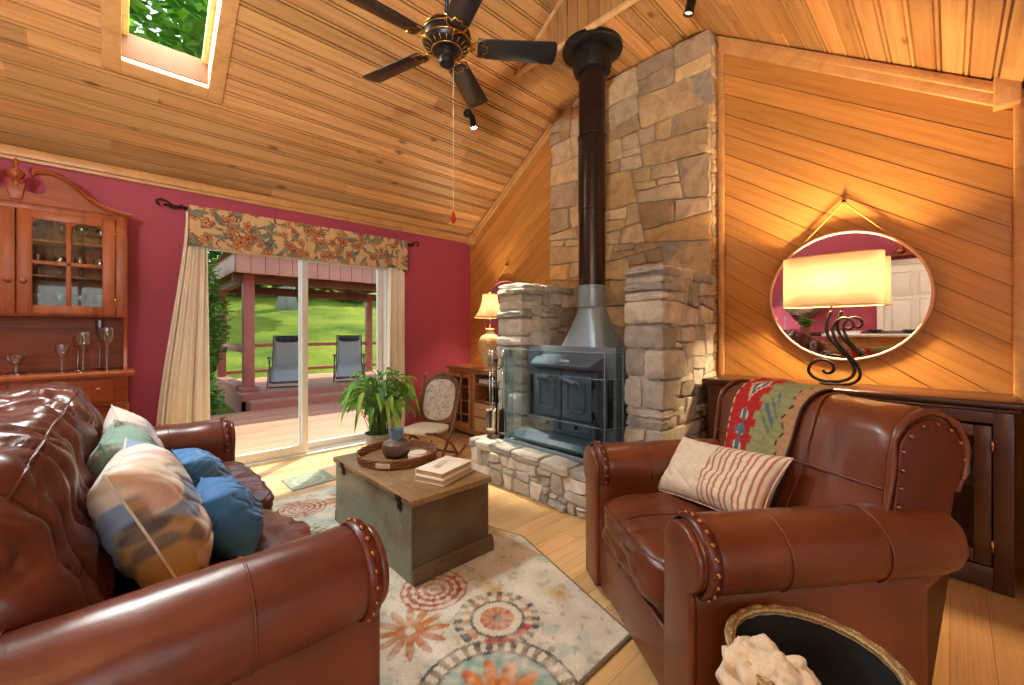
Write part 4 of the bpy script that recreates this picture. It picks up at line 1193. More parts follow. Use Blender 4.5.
# ------------------------------------------------------------------ wicker basket and fleece
def wicker(name, c1, c2, sc=90):
    t = NT(name); v = t.coord('Object'); w1 = t.new('ShaderNodeTexWave', wave_type='BANDS', bands_direction='Z'); w1.inputs['Scale'].default_value = sc/6; w1.inputs['Distortion'].default_value = 3; w1.inputs['Detail Scale'].default_value = 6
    t.link(v, w1.inputs['Vector']); n_ = t.noise(v, sc, 2)
    t.base(t.mix(t.ramp(w1.outputs['Fac'], [(.2, lin(c2)), (.7, lin(c1))]), t.ramp(n_, [(.3, (.75,)*3), (.7, (1.1,)*3)]), 1, 'MULTIPLY')); t.set(Roughness=.7)
    t.bump(w1.outputs['Fac'], .6, .006); return t.m
bk_ = thing('round_basket', 'deep round basket with dark lining and pale woven rim beside the armchair', 'basket', (1.262, .235, 0))
MB().lathe([(0, 0), (.165, 0), (.18, .02), (.19, .25), (.188, .49), (.181, .49), (.181, .25), (.172, .02)], 48, cap=False).build('basket_body', wicker('basket_wicker', 'a98a5a', '6f5230', 120), bk_, smooth='auto')
MB().lathe([(.180, .492), (.176, .485), (.176, .25), (.166, .03), (0, .03)], 48, cap=False).build('lining', plain('black_lining', '14110f', .9, var=.3, sc=30, bump=.4, bsc=150), bk_, smooth='auto')
rm = MB().tube([((.184)*cos(2*PI*k/64), .184*sin(2*PI*k/64), .495+.002*sin(k*2.0)) for k in range(64)], .014, 10, closed=True)
rm.build('woven_rim', wicker('rim_wicker', 'c2aa7c', '8a6c40', 160), bk_, smooth=True)
fc = thing('fleece_throw', 'fluffy cream fleece bundled in the round basket', 'throw blanket', (1.155, .31, .425))
def fz(u):
    w = .022*nz(u.x*1.8, u.y*1.8, u.z*1.8)+.006*nz(u.x*5, u.y*5, u.z*5)
    return (u.x*w, u.y*w, u.z*w)
MB().puff((0, 0, -.05), (.085, .085, .13), 2.4, 40, fz).puff((.0, -.005, .025), (.09, .10, .082), 2.2, 34, lambda u: fz(u*1.3)).build('fleece', plain('cream_fleece', 'd6c8ae', .95, var=.08, sc=25, bump=.8, bsc=110), fc, smooth=True)

# ------------------------------------------------------------------ rug and mat
def rugpat(x, y):
    n1 = nz(x*2.6, y*2.6, 3); n2 = nz(x*9, y*9, 5); n3 = nz(x*28, y*28, 8)
    c = mixc(lin('dfdacb'), lin('c2bda8'), max(0, min(1, .45+.8*n2)))
    if n1+.4*n2 > .22: c = mixc(c, lin('c9a35a'), min(1, (n1+.4*n2-.22)*3)*.75)
    if n1-.5*n2 < -.33: c = mixc(c, lin('a9bfb8'), .5)
    if n3+.5*n2 > .38: c = mixc(c, lin('8f7d5a'), .4)
    org, dor, rdd, tq, dk, crm = lin('d98a3c'), lin('b5612a'), lin('b23a34'), lin('86b0a8'), lin('4f4a48'), lin('e3dbc6')
    for (cx_, cy_, r, ty) in ((.97, 1.09, .33, 0), (1.26, 1.42, .185, 1), (.93, 1.62, .17, 2), (1.17, 1.80, .16, 3), (.55, 2.1, .24, 1), (.75, 2.75, .3, 0), (1.35, 3.25, .2, 2), (.45, 1.25, .2, 2), (1.0, 3.3, .16, 3), (.5, 3.3, .2, 1)):
        dx, dy = x-cx_, y-cy_; d = math.hypot(dx, dy); a = math.atan2(dy, dx)
        if d > r*1.05: continue
        k = d/r; w = .66+.45*n3+.45*n2
        if ty == 0:
            pet = .62*(.55+.45*abs(cos(a*6)))
            if k < .14: q = dk
            elif k < pet: q = mixc(org, dor, .5+.5*cos(a*12+k*9)*.8)
            elif k < .70: q = tq
            elif k < .745: q = dk
            elif k < .90: q = crm if int(a*34/PI) % 2 else lin('8d7f63')
            elif k < .94: q = dk
            else: q = crm if sin(a*40) > 0 else c
        elif ty == 1:
            if k < .12: q = dk
            elif k < .42: q = mixc(org, rdd, .5+.5*cos(a*12))
            elif k < .60: q = crm
            elif k < .68: q = dk
            elif k < .86: q = (lin('c08a55') if int(a*14/PI) % 2 else crm) if not (-2.6 < a < -1.0) else rdd
            else: q = dk if int(a*22/PI) % 2 else c
        elif ty == 2:
            pet = .35+.65*abs(cos(a*6))**1.2
            if k < .13: q = crm
            elif k < pet: q = mixc(mixc(org, dor, .4), rdd, max(0, -sin(a))*.7*k)
            else: continue
        else:
            q = mixc(lin('c0562f'), rdd, .5) if sin(k*26)+.7*sin(a*14) > -.2 else crm
        c = mixc(c, mulc(q, .82), max(0, min(1, w*1.15)))
    return c
def rugx(y):
    if y < 1.88: return 1.615+(1.89-1.615)*(y-.938)/.942
    if y < 2.12: return 1.89-.26*(y-1.88)
    return 1.828-.08*(y-2.12)
RGX0, RGY0, RGY1 = .2, .938, 3.58
rg = MB()
def rfn(u, v):
    y = RGY0+(RGY1-RGY0)*v; x = RGX0+(rugx(y)-RGX0)*u; return (x, y, .008+.0012*nz(x*9, y*9))
def rcol(u, v):
    y = RGY0+(RGY1-RGY0)*v; x = RGX0+(rugx(y)-RGX0)*u
    if u > .992 or v < .006: return lin('6d5a42')
    return rugpat(x, y)
rg.grid(rfn, 230, 370, colfn=rcol)
ro = rg.build('area_rug', M['rugm'], None, smooth=True); ro.modifiers.new('s', 'SOLIDIFY').thickness = .007
tag(ro, 'large cream area rug with orange flower medallions under the wooden trunk', 'rug')
mt = MB()
def mcol(u, v):
    a, b2 = u*2-1, v*2-1; e = max(abs(a), abs(b2)); d = math.hypot(a, b2)
    if e > .9: return lin('8d8f7a')
    if .62 < d < .72 or (d < .35 and sin(d*40) > 0): return lin('b9b69a')
    return mixc(lin('7f8a76'), lin('9aa08a'), .5+.5*nz(a*6, b2*6))
mt.grid(lambda u, v: (1.06+.37*u, 3.72+.34*v+.03*u, .006), 60, 60, colfn=mcol)
o = mt.build('door_mat', M['rugm'], None, smooth=True); o.modifiers.new('s', 'SOLIDIFY').thickness = .005
tag(o, 'small grey-green patterned mat on the floor inside the patio door', 'mat')

# ------------------------------------------------------------------ wooden trunk and what stands on it
def worn(name, paint, woodc, amount=.5, sc=3.5):
    t = NT(name); v = t.coord('Object'); f = t.noise(v, sc, 8, .65); g2 = t.noise(v, 40, 4)
    vs_ = t.coord('Object', (20, 2, 20)); gr = t.noise(vs_, 2, 4)
    wd = t.ramp(gr, [(.3, mulc(lin(woodc), .7)), (.7, mulc(lin(woodc), 1.15))]); pt = t.ramp(g2, [(.3, mulc(lin(paint), .85)), (.7, mulc(lin(paint), 1.1))])
    t.base(t.mix(pt, wd, t.ramp(f, [(amount-.08, (0, 0, 0)), (amount+.12, (.9,)*3)]))); t.set(Roughness=.42)
    t.bump(t.noise(v, 18, 6, .7), .25, .006); return t.m
M['trunk'] = worn('worn_green_paint', '7f8272', '6b5338', .56)
M['trunk_b'] = worn('worn_brown_end', '5e513c', '503822', .46)  # browner dark tone paints the shade of the trunk's end into its worn colour
M['trunk_t'] = worn('worn_lid', '94805c', '86623c', .42)
tk = thing('wooden_trunk', 'old grey-green painted wooden trunk used as a coffee table on the rug', 'trunk', (1.36, 2.41, .009))
TX0, TX1, TY0, TY1, TZ = 1.10, 1.615, 1.895, 2.92, .45
b = MB().box(TX0, TX1, TY0+.012, TY1-.012, .009, TZ-.035)
b.build('body', M['trunk'], tk, w=True, bevel=.004)
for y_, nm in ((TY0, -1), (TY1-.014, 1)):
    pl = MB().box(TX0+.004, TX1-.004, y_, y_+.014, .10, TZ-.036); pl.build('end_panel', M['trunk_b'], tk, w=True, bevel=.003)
md = MB()
pf = [(0, .009), (.028, .009), (.030, .03), (.026, .07), (.012, .095), (0, .10)]
for y_, s_ in ((TY0+.012, -1), (TY1-.012, 1)):
    md.prism([(y_+s_*a, z) for a, z in pf], TX0+.002, TX1+.026, Matrix(((0,0,1,0),(1,0,0,0),(0,1,0,0),(0,0,0,1))))
md.prism([(TX1-.002+a, z) for a, z in pf], TY0, TY1, Matrix(((1,0,0,0),(0,0,1,0),(0,1,0,0),(0,0,0,1))))
md.build('plinth', M['trunk_b'], tk, w=True, bevel=.003)
MB().box(TX0-.012, TX1+.014, TY0-.014, TY1+.012, TZ-.034, TZ).build('lid', M['trunk_t'], tk, w=True, bevel=.006)
for y_ in (2.02, 2.78):
    h = MB().box(TX0-.016, TX0-.011, y_-.03, y_+.03, TZ-.03, TZ-.006).box(TX0-.008, TX0-.002, y_-.022, y_+.022, TZ-.085, TZ-.034).tube([(TX0-.013, y_-.03, TZ-.034), (TX0-.013, y_+.03, TZ-.034)], .006, 8)
    h.build('hinge', M['iron'], tk, w=True, bevel=.001)
# tray
ty_ = thing('wicker_tray', 'round woven wicker tray with raised rim on the far end of the trunk', 'tray', (1.40, 2.60, TZ))
MB().lathe([(0, 0), (.24, 0), (.24, .010), (0, .010)], 48).build('tray_base', wicker('tray_weave', 'b98d63', '7a5636', 220), ty_, smooth='auto')
w_ = MB()
for k in range(6):
    pts = [((.25+.002*k+.006*sin(q*PI/2+(k % 2)*PI))*cos(2*PI*q/88), (.25+.002*k+.006*sin(q*PI/2+(k % 2)*PI))*sin(2*PI*q/88), .008+.0095*k) for q in range(88)]
    w_.tube(pts, .0062, 6, closed=True)
w_.build('woven_rim', plain('brown_wicker', '8a5a38', .6, var=.25, sc=60), ty_, smooth=True)
a = rad(222)
MB().box(-.045, .045, -.003, .003, .014, .044, RZ(a+PI/2) @ T3(0, -.270, 0)).build('tag_plate', plain('pale_tag', 'd9c9b4', .5), ty_, bevel=.001)
# vase
vz = thing('squat_vase', 'squat brown pottery vase with blue-grey neck on the wicker tray', 'vase', (1.40, 2.62, TZ+.010))
MB().lathe([(0, 0), (.055, 0), (.085, .02), (.10, .055), (.092, .09), (.06, .112), (.042, .118), (0, .118)], 32).build('belly', plain('brown_pottery', '6d5a4c', .3, .1, var=.2, sc=9), vz, smooth='auto')
MB().lathe([(.042, .112), (.038, .13), (.046, .17), (.05, .185), (.046, .185), (.036, .14), (0, .12)], 28, cap=False).build('neck', plain('blue_grey_glaze', '5f7d9c', .25, var=.15), vz, smooth='auto')
cd = thing('lidded_dish', 'short white lidded dish on the wicker tray beside the vase', 'dish', (1.47, 2.46, TZ+.010))
MB().lathe([(0, 0), (.06, 0), (.064, .008), (.064, .034), (.06, .038), (0, .038)], 32).build('dish', M['whitepl'], cd, smooth='auto')
MB().lathe([(0, .038), (.058, .038), (.058, .046), (.02, .05), (0, .05)], 32).build('lid', plain('ivory', 'e6dfd0', .4), cd, smooth='auto')
def book(label, x, y, z, rz, w, d, h, cover, page='d9c6a0'):
    t = thing('book', label, 'book', (x, y, z), rad(rz), 'books on the trunk')
    cm = plain('book_cover', cover, .4, var=.05, sc=8); 
    c = MB(); c.box(-w/2, w/2, -d/2, d/2, 0, .004); c.box(-w/2, w/2, -d/2, d/2, h-.004, h); c.box(-w/2, w/2, d/2-.004, d/2, 0, h)
    c.build('cover', cm, t, bevel=.0015)
    pm = NT('book_pages'); v = pm.coord('Object', (1, 1, 500)); f = pm.noise(v, 1, 1); pm.base(pm.ramp(f, [(.3, mulc(lin(page), .8)), (.7, lin(page))])); pm.set(Roughness=.9)
    MB().box(-w/2+.005, w/2-.005, -d/2+.006, d/2-.005, .004, h-.004).build('pages', pm.m, t)
    return t
book('pale grey book under another on the near end of the trunk', 1.43, 2.085, TZ, 19, .30, .205, .032, 'c9c4b8', 'c7b08a')
bo = book('cream hardback book lying on top of the grey one', 1.435, 2.095, TZ+.032, 17, .29, .20, .034, 'efe8d6', 'c9a877')
MB().add([(-.07, -.01, .0365), (.06, .02, .0365), (.05, .05, .0365), (-.08, .03, .0365)], [(0,1,2,3)]).build('cover_print', plain('pale_print', 'cfc6b4', .5), bo)
# ------------------------------------------------------------------ folding rocker
M['rockwood'] = wood('rocker_walnut', '7a4f34', '51301c', (10, 10, 2), 'Object', .35, coat=.2)
def damask(u, v):
    k = nz(u*22, v*22, 2)+.6*nz(u*45, v*45, 4)
    return lin('aba195') if k > .15 else (lin('cfc5b6') if k > -.25 else lin('ddd4c6'))
rk = thing('folding_rocker', 'low folding rocking chair with pale upholstered oval back near the patio door', 'rocking chair', (2.36, 3.66, 0), rad(203))
lean = rad(-17)
Bm = T3(-.05, 0, .34) @ RY(lean)
def rr_pt(k, n, w, h, e=3.4):
    a = 2*PI*k/n; c_, s_ = cos(a), sin(a); q = (abs(c_)**e+abs(s_)**e)**(-1/e); return w*c_*q, h*s_*q
bf = MB(); n = 56
ring = [rr_pt(k, n, .215, .255) for k in range(n)]; inn = [rr_pt(k, n, .183, .212, 3.0) for k in range(n)]
vs, fs = [], []
for x_ in (-.013, .013):
    for r_ in (ring, inn): vs += [(x_, y, .27+z) for y, z in r_]
for k in range(n):
    j = (k+1) % n
    fs += [(2*n+k, 2*n+j, 3*n+j, 3*n+k), (k, n+k, n+j, j), (k, j, 2*n+j, 2*n+k), (n+k, 3*n+k, 3*n+j, n+j)]
bf.add(vs, fs, Bm)
bf.build('back_frame', M['rockwood'], rk, smooth='auto')
pn = MB()
for sg in (1, -1):
    pn.grid(lambda u, v: (sg*(.012+.03*(1-u*u)**.6), rr_pt(v*48, 48, .188*u, .217*u, 3.0)[0], .27+rr_pt(v*48, 48, .188*u, .217*u, 3.0)[1]) if u > .001 else (sg*.042, 0, .27), 10, 48, cv=True, M=Bm, colfn=lambda u, v: damask(u*cos(v*2*PI), u*sin(v*2*PI)))
pn.build('back_cushion', M['cloth'], rk, smooth=True)
cr = MB()
for k in range(9): 
    t = -1+k/4; cr.ball(Bm @ Vector((0, t*.10, .52+.028*(1-t*t))), .022+.008*(1-t*t), n=8, m=6)
cr.build('carved_crest', M['rockwood'], rk, smooth=True)
for sg in (-1, 1):
    y = sg*.225
    p_ = MB().tube([Bm @ Vector((0, y, .55)), Bm @ Vector((0, y, .27)), (-.02, y, .34), (.12, y, .16), (.22, y, .035)], [.013, .017, .017, .015, .013], 8)
    p_.build('leg', M['rockwood'], rk, smooth=True)
    p_ = MB().tube([(.28, y*.9, .345), (.1, y*.9, .27), (-.06, y*.9, .16), (-.16, y*.9, .04)], [.013, .016, .016, .013], 8)
    p_.build('leg', M['rockwood'], rk, smooth=True)
    p_ = MB().tube([(-.30+.62*k/12, y*.95, .018+.115*((-.30+.62*k/12)/.31)**2*.75) for k in range(13)], .014, 8)
    p_.build('rocker', M['rockwood'], rk, smooth=True)
MB().puff((.12, 0, .345), (.20, .20, .03), 4, 12).build('seat', plain('rocker_seat_cloth', 'd6ccbb', .85, var=.12, sc=60), rk, smooth=True)
for q in ([(.20, -.2, .045), (.20, .2, .045)], [(-.14, -.2, .06), (-.14, .2, .06)], [(.30, -.205, .345), (.30, .205, .345)]): MB().tube(q, .013, 8).build('stretcher', M['rockwood'], rk, smooth=True)

# ------------------------------------------------------------------ potted plant
pl = thing('potted_plant', 'bushy green houseplant with long drooping leaves in a grey pot by the patio door', 'plant', (2.0, 4.12, 0))
MB().lathe([(0, 0), (.10, 0), (.115, .02), (.14, .23), (.15, .235), (.15, .26), (.135, .26), (.128, .22), (0, .215)], 32).build('pot', plain('grey_glazed_pot', 'a9adb0', .3, .1, var=.08), pl, smooth='auto')
MB().lathe([(0, .222), (.127, .222)], 24, cap=False).build('soil', plain('potting_soil', '3a2a1e', .95, var=.3, sc=50), pl)
rs = random.Random(3); lf = MB(); stm = MB()
greens = ['66a032', '86bc48', '4f8a2c', 'a2cc60', '74b048']
for k in range(190):
    a = rs.uniform(0, 2*PI); reach = rs.uniform(.06, .31); hgt = rs.uniform(.30, .62)*(1-.35*(reach/.4)**2)+.10*rs.random()
    if k == 0: a, reach, hgt = 2.2, .04, .64
    r0 = rs.uniform(.0, .09); z0 = .23; L = rs.uniform(.14, .22); droop = rs.uniform(.08, .34)*(reach/.35+.2)
    d = Vector((cos(a), sin(a), 0)); s_ = Vector((-sin(a), cos(a), 0))
    P0 = d*r0+Vector((0, 0, z0)); P2 = d*reach+Vector((0, 0, z0+hgt)); P1 = d*(r0+reach*.25)+Vector((0, 0, z0+hgt*.8))
    pts = [P0*(1-t)**2+P1*2*t*(1-t)+P2*t*t for t in (0, .25, .5, .75, 1)]
    stm.tube(pts, .0028, 5, cap=False)
    tw = rs.uniform(-.7, .7); wd = rs.uniform(.026, .042); c = lin(rs.choice(greens)); c = mulc(c, rs.uniform(.8, 1.2))
    dirv = (pts[-1]-pts[-2]).normalized()
    def lp2(u, v):
        t = u; q = P2+d*(L*.75*t)+Vector((0, 0, dirv.z*L*.5*t-droop*t*t))
        w = wd*sin(PI*min(1, t*.96+.04))**.75*(1-.35*t); e = v*2-1
        side = (s_*cos(tw)+Vector((0, 0, 1))*sin(tw))
        return q+side*(w*e)+Vector((0, 0, .010*abs(e)))
    lf.grid(lp2, 8, 5, colfn=lambda u, v: mulc(c, 1.15 if abs(v-.5) < .15 else .95))
def leafmat():
    t = NT('plant_leaf'); c = t.attr(); t.base(c); t.set(Roughness=.4)
    tr = t.new('ShaderNodeBsdfTranslucent'); t.link(c, tr.inputs['Color']); mx = t.new('ShaderNodeMixShader'); mx.inputs[0].default_value = .35
    t.link(t.b.outputs[0], mx.inputs[1]); t.link(tr.outputs[0], mx.inputs[2]); t.link(mx.outputs[0], t.out.inputs['Surface']); return t.m
M['leaf'] = leafmat()
lf.build('foliage', M['leaf'], pl, smooth=True)
stm.build('stem', plain('plant_stem', '5c7a30', .6), pl, smooth=True)

# ------------------------------------------------------------------ hutch against the red wall
CH, CHh = M['cherry'], M['cherry_h']
hx0, hx1 = -1.04, .07; hm = (hx0+hx1)/2
hu = thing('china_hutch', 'tall cherry wood china hutch with glazed doors and swan-neck top on the red wall', 'hutch', (hm, 4.45, 0))
yl, yu, yb = 4.22, 4.36, 4.685
b = MB(); b.box(hx0, hx1, yl+.02, yb, .10, .985); b.box(hx0-.01, hx1+.01, yl+.01, yb, 0, .11)
b.build('base_cabinet', CHh, hu, w=True, bevel=.004)
b = MB(); b.box(hx0, hx1, yl-.0, yl+.02, .79, .985); b.box(hx0, hx1, yl-.006, yl+.016, .775, .792); b.build('drawer_rail', CHh, hu, w=True, bevel=.003)
MB().box(hx0-.035, hx1+.04, yl-.035, yb, .985, 1.02).build('counter', CHh, hu, w=True, bevel=.008)
for a, c in ((hx0+.05, hm-.02), (hm+.02, hx1-.075)):
    d = MB().box(a, c, yl-.012, yl+.004, .815, .968).build('drawer', CHh, hu, w=True, bevel=.004)
    for xx in (a+.1, c-.08): MB().lathe([(0, 0), (.008, 0), (.008, .012), (.018, .02), (.015, .032), (0, .035)], 14, T3(xx, yl-.012, .895) @ RX(PI/2)).build('knob', M['cherry'], d, w=True, smooth=True)
for a, c in ((hx0+.09, hm-.01), (hm+.01, hx1-.11)):
    d = MB(); d.box(a, c, yl+.004, yl+.022, .14, .765); d.box(a+.06, c-.06, yl-.002, yl+.006, .20, .70)
    d.build('door', CH, hu, w=True, bevel=.004)
for xx in (hx0+.035, hx1-.035):                  # turned quarter columns
    pr = [(0, .10), (.04, .10), (.04, .16), (.028, .18), (.036, .20), (.026, .22), (.034, .40), (.030, .52), (.022, .555), (.036, .57), (.036, .585), (.024, .60), (.036, .612), (.036, .63), (.024, .645), (.038, .665), (.03, .70), (.04, .735), (.04, .775), (0, .775)]
    MB().lathe(pr, 20, T3(xx, yl+.012, 0)).build('turned_column', CH, hu, w=True, smooth='auto')
b = MB(); b.box(hx0, hx1, yb-.02, yb, 1.02, 1.42); b.box(hx0+.0, hx1, yb-.05, yb-.02, 1.02, 1.07)
b.build('back_board', CHh, hu, w=True)
for xx in (hx0, hx1-.025):
    pl_ = [(yu+.03, 1.42), (yb-.02, 1.42), (yb-.02, 1.02), (yl+.08, 1.02), (yl+.09, 1.06), (yu+.06, 1.14), (yu+.09, 1.26), (yu+.05, 1.36)]
    MB().prism(pl_, xx, xx+.025, Matrix(((0,0,1,0),(1,0,0,0),(0,1,0,0),(0,0,0,1)))).build('side_bracket', CH, hu, w=True, bevel=.004)
u0, u1 = 1.42, 2.20
b = MB(); b.box(hx0, hx0+.02, yu+.02, yb, u0, u1); b.box(hx1-.02, hx1, yu+.02, yb, u0, u1); b.box(hx0, hx1, yb-.015, yb, u0, u1); b.box(hx0, hx1, yu+.02, yb, u0, u0+.02); b.box(hx0, hx1, yu+.02, yb, u1-.02, u1)
for z_ in (1.70, 1.95): b.box(hx0+.02, hx1-.02, yu+.05, yb-.015, z_, z_+.015)
b.box(hx0, hx0+.07, yu, yu+.02, u0, u1); b.box(hx1-.065, hx1, yu, yu+.02, u0, u1); b.box(hx0+.01, hx1-.01, yu+.002, yu+.019, u1-.05, u1-.001)
b.build('upper_cabinet', CH, hu, w=True, bevel=.003)
for a, c, s_ in ((hx0+.065, hm-.003, 1), (hm+.003, hx1-.068, -1)):
    d = MB(); z0, z1 = u0+.012, u1-.045; w_ = .07; yf = yu-.012
    d.box(a, a+w_, yf, yf+.022, z0, z1); d.box(c-w_, c, yf, yf+.022, z0, z1); d.box(a+w_, c-w_, yf, yf+.022, z0, z0+.065); d.box(a+w_, c-w_, yf, yf+.022, z1-.065, z1)
    # arched corners of the top lights
    mx_ = (a+c)/2; d.box(mx_-.013, mx_+.013, yf+.002, yf+.02, z0+.06, z1-.06); d.box(a+w_, c-w_, yf+.002, yf+.02, (z0+z1)/2-.013, (z0+z1)/2+.013)
    for p, q, sg in ((a+w_, mx_-.013, 1), (mx_+.013, c-w_, 1)):
        for (xx, sx_) in ((p, 1), (q, -1)):
            d.prism([(xx, z1-.066), (xx+sx_*.035, z1-.066), (xx+sx_*.012, z1-.075), (xx, z1-.10)][::sx_], -(yf+.019), -(yf+.003), Matrix(((1,0,0,0),(0,0,-1,0),(0,1,0,0),(0,0,0,1))))
    do = d.build('door', CH, hu, w=True, bevel=.003)
    MB().box(a+w_-.005, c-w_+.005, yf+.009, yf+.012, z0+.06, z1-.06).build('pane', M['glass'], do, w=True)
    kx = c-.03 if s_ > 0 else a+.03
    MB().lathe([(0, 0), (.008, 0), (.008, .014), (.018, .022), (.015, .034), (0, .037)], 14, T3(kx, yf, 1.655) @ RX(PI/2)).build('knob', CH, do, w=True, smooth=True)
    hx_ = a if s_ > 0 else c
    for z_ in (z0+.1, z1-.12): MB().tube([(hx_, yf-.004, z_-.03), (hx_, yf-.004, z_+.03)], .005, 8).build('hinge', M['brass'], do, w=True, smooth=True)
def swan(sg):
    top = [(.0, 0), (.07, .01), (.15, .03), (.23, .08), (.30, .155), (.36, .205), (.42, .225), (.475, .215), (.50, .195)]
    return [(hx1+.02-x if sg > 0 else hx0-.02+x, 2.195+z) for x, z in top]
for sg in (1, -1):
    sw = swan(sg); pd = [(p[0], p[1]) for p in sw[:8]]
    s_ = sw[7]; cxn = s_[0]-sg*.0
    scoop = [(s_[0]+sg*.03, 2.345), (s_[0]+sg*.045, 2.31), (s_[0]+sg*.03, 2.275), (s_[0]-sg*.01, 2.262), (hm+sg*.045, 2.275), (hm, 2.275), (hm, 2.195)]
    poly = pd+scoop
    if sg < 0: poly = poly[::-1]
    MB().prism(poly, -(yu+.012), -(yu-.008), Matrix(((1,0,0,0),(0,0,-1,0),(0,1,0,0),(0,0,0,1)))).build('pediment', CHh, hu, w=True)
    mo = MB(); vs, fs = [], []
    cs = [(-.01, .0), (-.05, .002), (-.062, .018), (-.05, .034), (-.012, .036)]
    sm = []
    for i in range(len(sw)-1):
        for q in range(4): t = q/4; sm.append((sw[i][0]*(1-t)+sw[i+1][0]*t, sw[i][1]*(1-t)+sw[i+1][1]*t))
    sm.append(sw[-1])
    for x, z in sm:
        for dy, dz in cs: vs.append((x, yu+dy+.01, z+dz-.012))
    m_ = len(cs)
    for i in range(len(sm)-1):
        for j in range(m_): fs.append((i*m_+j, i*m_+(j+1) % m_, (i+1)*m_+(j+1) % m_, (i+1)*m_+j))
    fs += [tuple(range(m_)), tuple((len(sm)-1)*m_+j for j in range(m_))[::-1]]
    mo.add(vs, fs).build('cornice_moulding', CHh, hu, w=True, smooth='auto')
kb = MB().add([(hm-.045, yu-.03, 2.31), (hm+.045, yu-.03, 2.31), (hm+.045, yu+.02, 2.31), (hm-.045, yu+.02, 2.31), (hm-.028, yu-.025, 2.205), (hm+.028, yu-.025, 2.205), (hm+.028, yu+.02, 2.205), (hm-.028, yu+.02, 2.205)], [(0,1,2,3),(7,6,5,4),(0,4,5,1),(1,5,6,2),(2,6,7,3),(3,7,4,0)])
kb.build('keystone', CH, hu, w=True, bevel=.004)
MB().lathe([(0, 0), (.02, 0), (.022, .012), (.014, .025), (.034, .045), (.044, .075), (.038, .092), (.016, .10), (.01, .12), (.012, .135), (.017, .145), (.012, .165), (0, .185)], 24, T3(hm, yu-.003, 2.31)).build('finial', CH, hu, w=True, smooth='auto')

# glass on the hutch
def candlestick(label, x, y, h, cup=.032):
    t = thing('glass_candlestick', label, 'candlestick', (x, y, 1.021), 0, 'glass candlesticks on the hutch')
    pr = [(0, 0), (.033, 0), (.030, .006), (.010, .016), (.0075, .04), (.009, h*.35), (.0065, h*.55), (.010, h*.6), (.012, h*.64), (cup*.75, h*.68), (cup, h*.78), (cup*.92, h), (cup*.80, h), (cup*.78, h*.78), (cup*.4, h*.71), (0, h*.70)]
    MB().lathe(pr, 20).build('stem', M['crystal'], t, smooth='auto')
candlestick('short clear glass candlestick at the left of the hutch group', -.272, 4.32, .20, .036)
candlestick('clear glass candlestick standing behind the short one on the hutch', -.20, 4.50, .26, .030)
candlestick('clear glass candlestick with a wide cup in the middle of the hutch group', -.165, 4.28, .29, .040)
candlestick('tall slim clear glass candlestick set back near the hutch bracket', -.085, 4.58, .38, .030)
candlestick('tall clear glass candlestick nearest the right end of the hutch', -.043, 4.34, .32, .040)
cw = thing('crystal_dish', 'small footed crystal dish on the hutch counter left of the candlesticks', 'glass dish', (-.49, 4.40, 1.021))
MB().lathe([(0, 0), (.05, 0), (.045, .008), (.018, .02), (.014, .05), (.022, .065), (.034, .09), (.036, .105), (.030, .105), (.026, .09), (.012, .07), (0, .066)], 24).build('bowl', M['crystal'], cw, smooth='auto')
lo_ = MB()
for k in range(8):
    a = 2*PI*k/8; lo_.tube([(.036*cos(a)+.015*cos(q*PI/4)*-sin(a), .036*sin(a)+.015*cos(q*PI/4)*cos(a), .118+.016*sin(q*PI/4)) for q in range(8)], .004, 6, closed=True)
lo_.build('looped_rim', M['crystal'], cw, smooth=True)
pt = thing('glass_platter', 'flat clear glass platter lying on the hutch counter behind the crystal dish', 'glass dish', (-.36, 4.50, 1.021))
MB().lathe([(0, 0), (.09, 0), (.13, .008), (.13, .012), (.09, .005), (0, .005)], 32).build('plate', M['crystal'], pt, smooth='auto')
k = 0
lab = ['above the middle shelf, first from the door knob', 'above the middle shelf, second from the door knob', 'above the middle shelf, third from the door knob', 'above the middle shelf, nearest the hinge side']
for zi, zz in enumerate((1.965, 1.715, 1.442)):
    for i in range(4):
        x = -.40+.105*i+(.0 if zi else .012); nm = ('upper', 'middle', 'bottom')[zi]
        t = thing('crystal_goblet', 'clear crystal goblet on the %s hutch shelf, %s' % (nm, ('nearest the door knob', 'second from the door knob', 'third from the door knob', 'nearest the door hinges')[i]), 'glass', (x, 4.52+.03*(i % 2), zz), 0, 'crystal glasses in the hutch')
        if k == 0:
            MB().lathe([(0, 0), (.032, 0), (.028, .005), (.006, .014), (.005, .06), (.02, .072), (.036, .095), (.038, .13), (.034, .155), (.031, .155), (.034, .13), (.030, .098), (0, .075)], 16).build('bowl', M['crystal'], t, smooth='auto'); first = t
        else:
            c = first.children[0].copy(); COLL.objects.link(c); c.parent = t
        k += 1

# ------------------------------------------------------------------ curtains, valance, rod
def curtain(label, top, bot, z0, z1, folds, seed):
    t = thing('curtain', label, 'curtain', ((bot[0]+bot[1])/2, 4.6, z0), 0, 'curtains at the patio door')
    def fn(u, v):
        z = z1+(z0-z1)*v; k = smoothstep(0, 1, v)**.8; a = top[0]+(bot[0]-top[0])*k; b2 = top[1]+(bot[1]-top[1])*k
        ph = 2*PI*folds*u; dep = (.022+.02*v)*(1+.5*nz(u*5, seed))
        x = a+(b2-a)*u+.012*sin(ph*.5+seed)*v
        return (x, 4.60-dep*sin(ph)-.012*sin(ph*2.3+v*2+seed)-.02*v, z)
    o = MB().grid(fn, 110, 40).build('drape', M['linen'], t, w=True, smooth=True); o.modifiers.new('s', 'SOLIDIFY').thickness = .003
    hd = MB().tube([fn(u/60, 1) for u in range(61)], .004, 5).build('hem', M['linen'], o, w=True, smooth=True)
    return t
curtain('cream curtain flaring to the floor on the hutch side of the patio door', (.45, .60), (.22, .615), .015, 2.36, 4, 1)
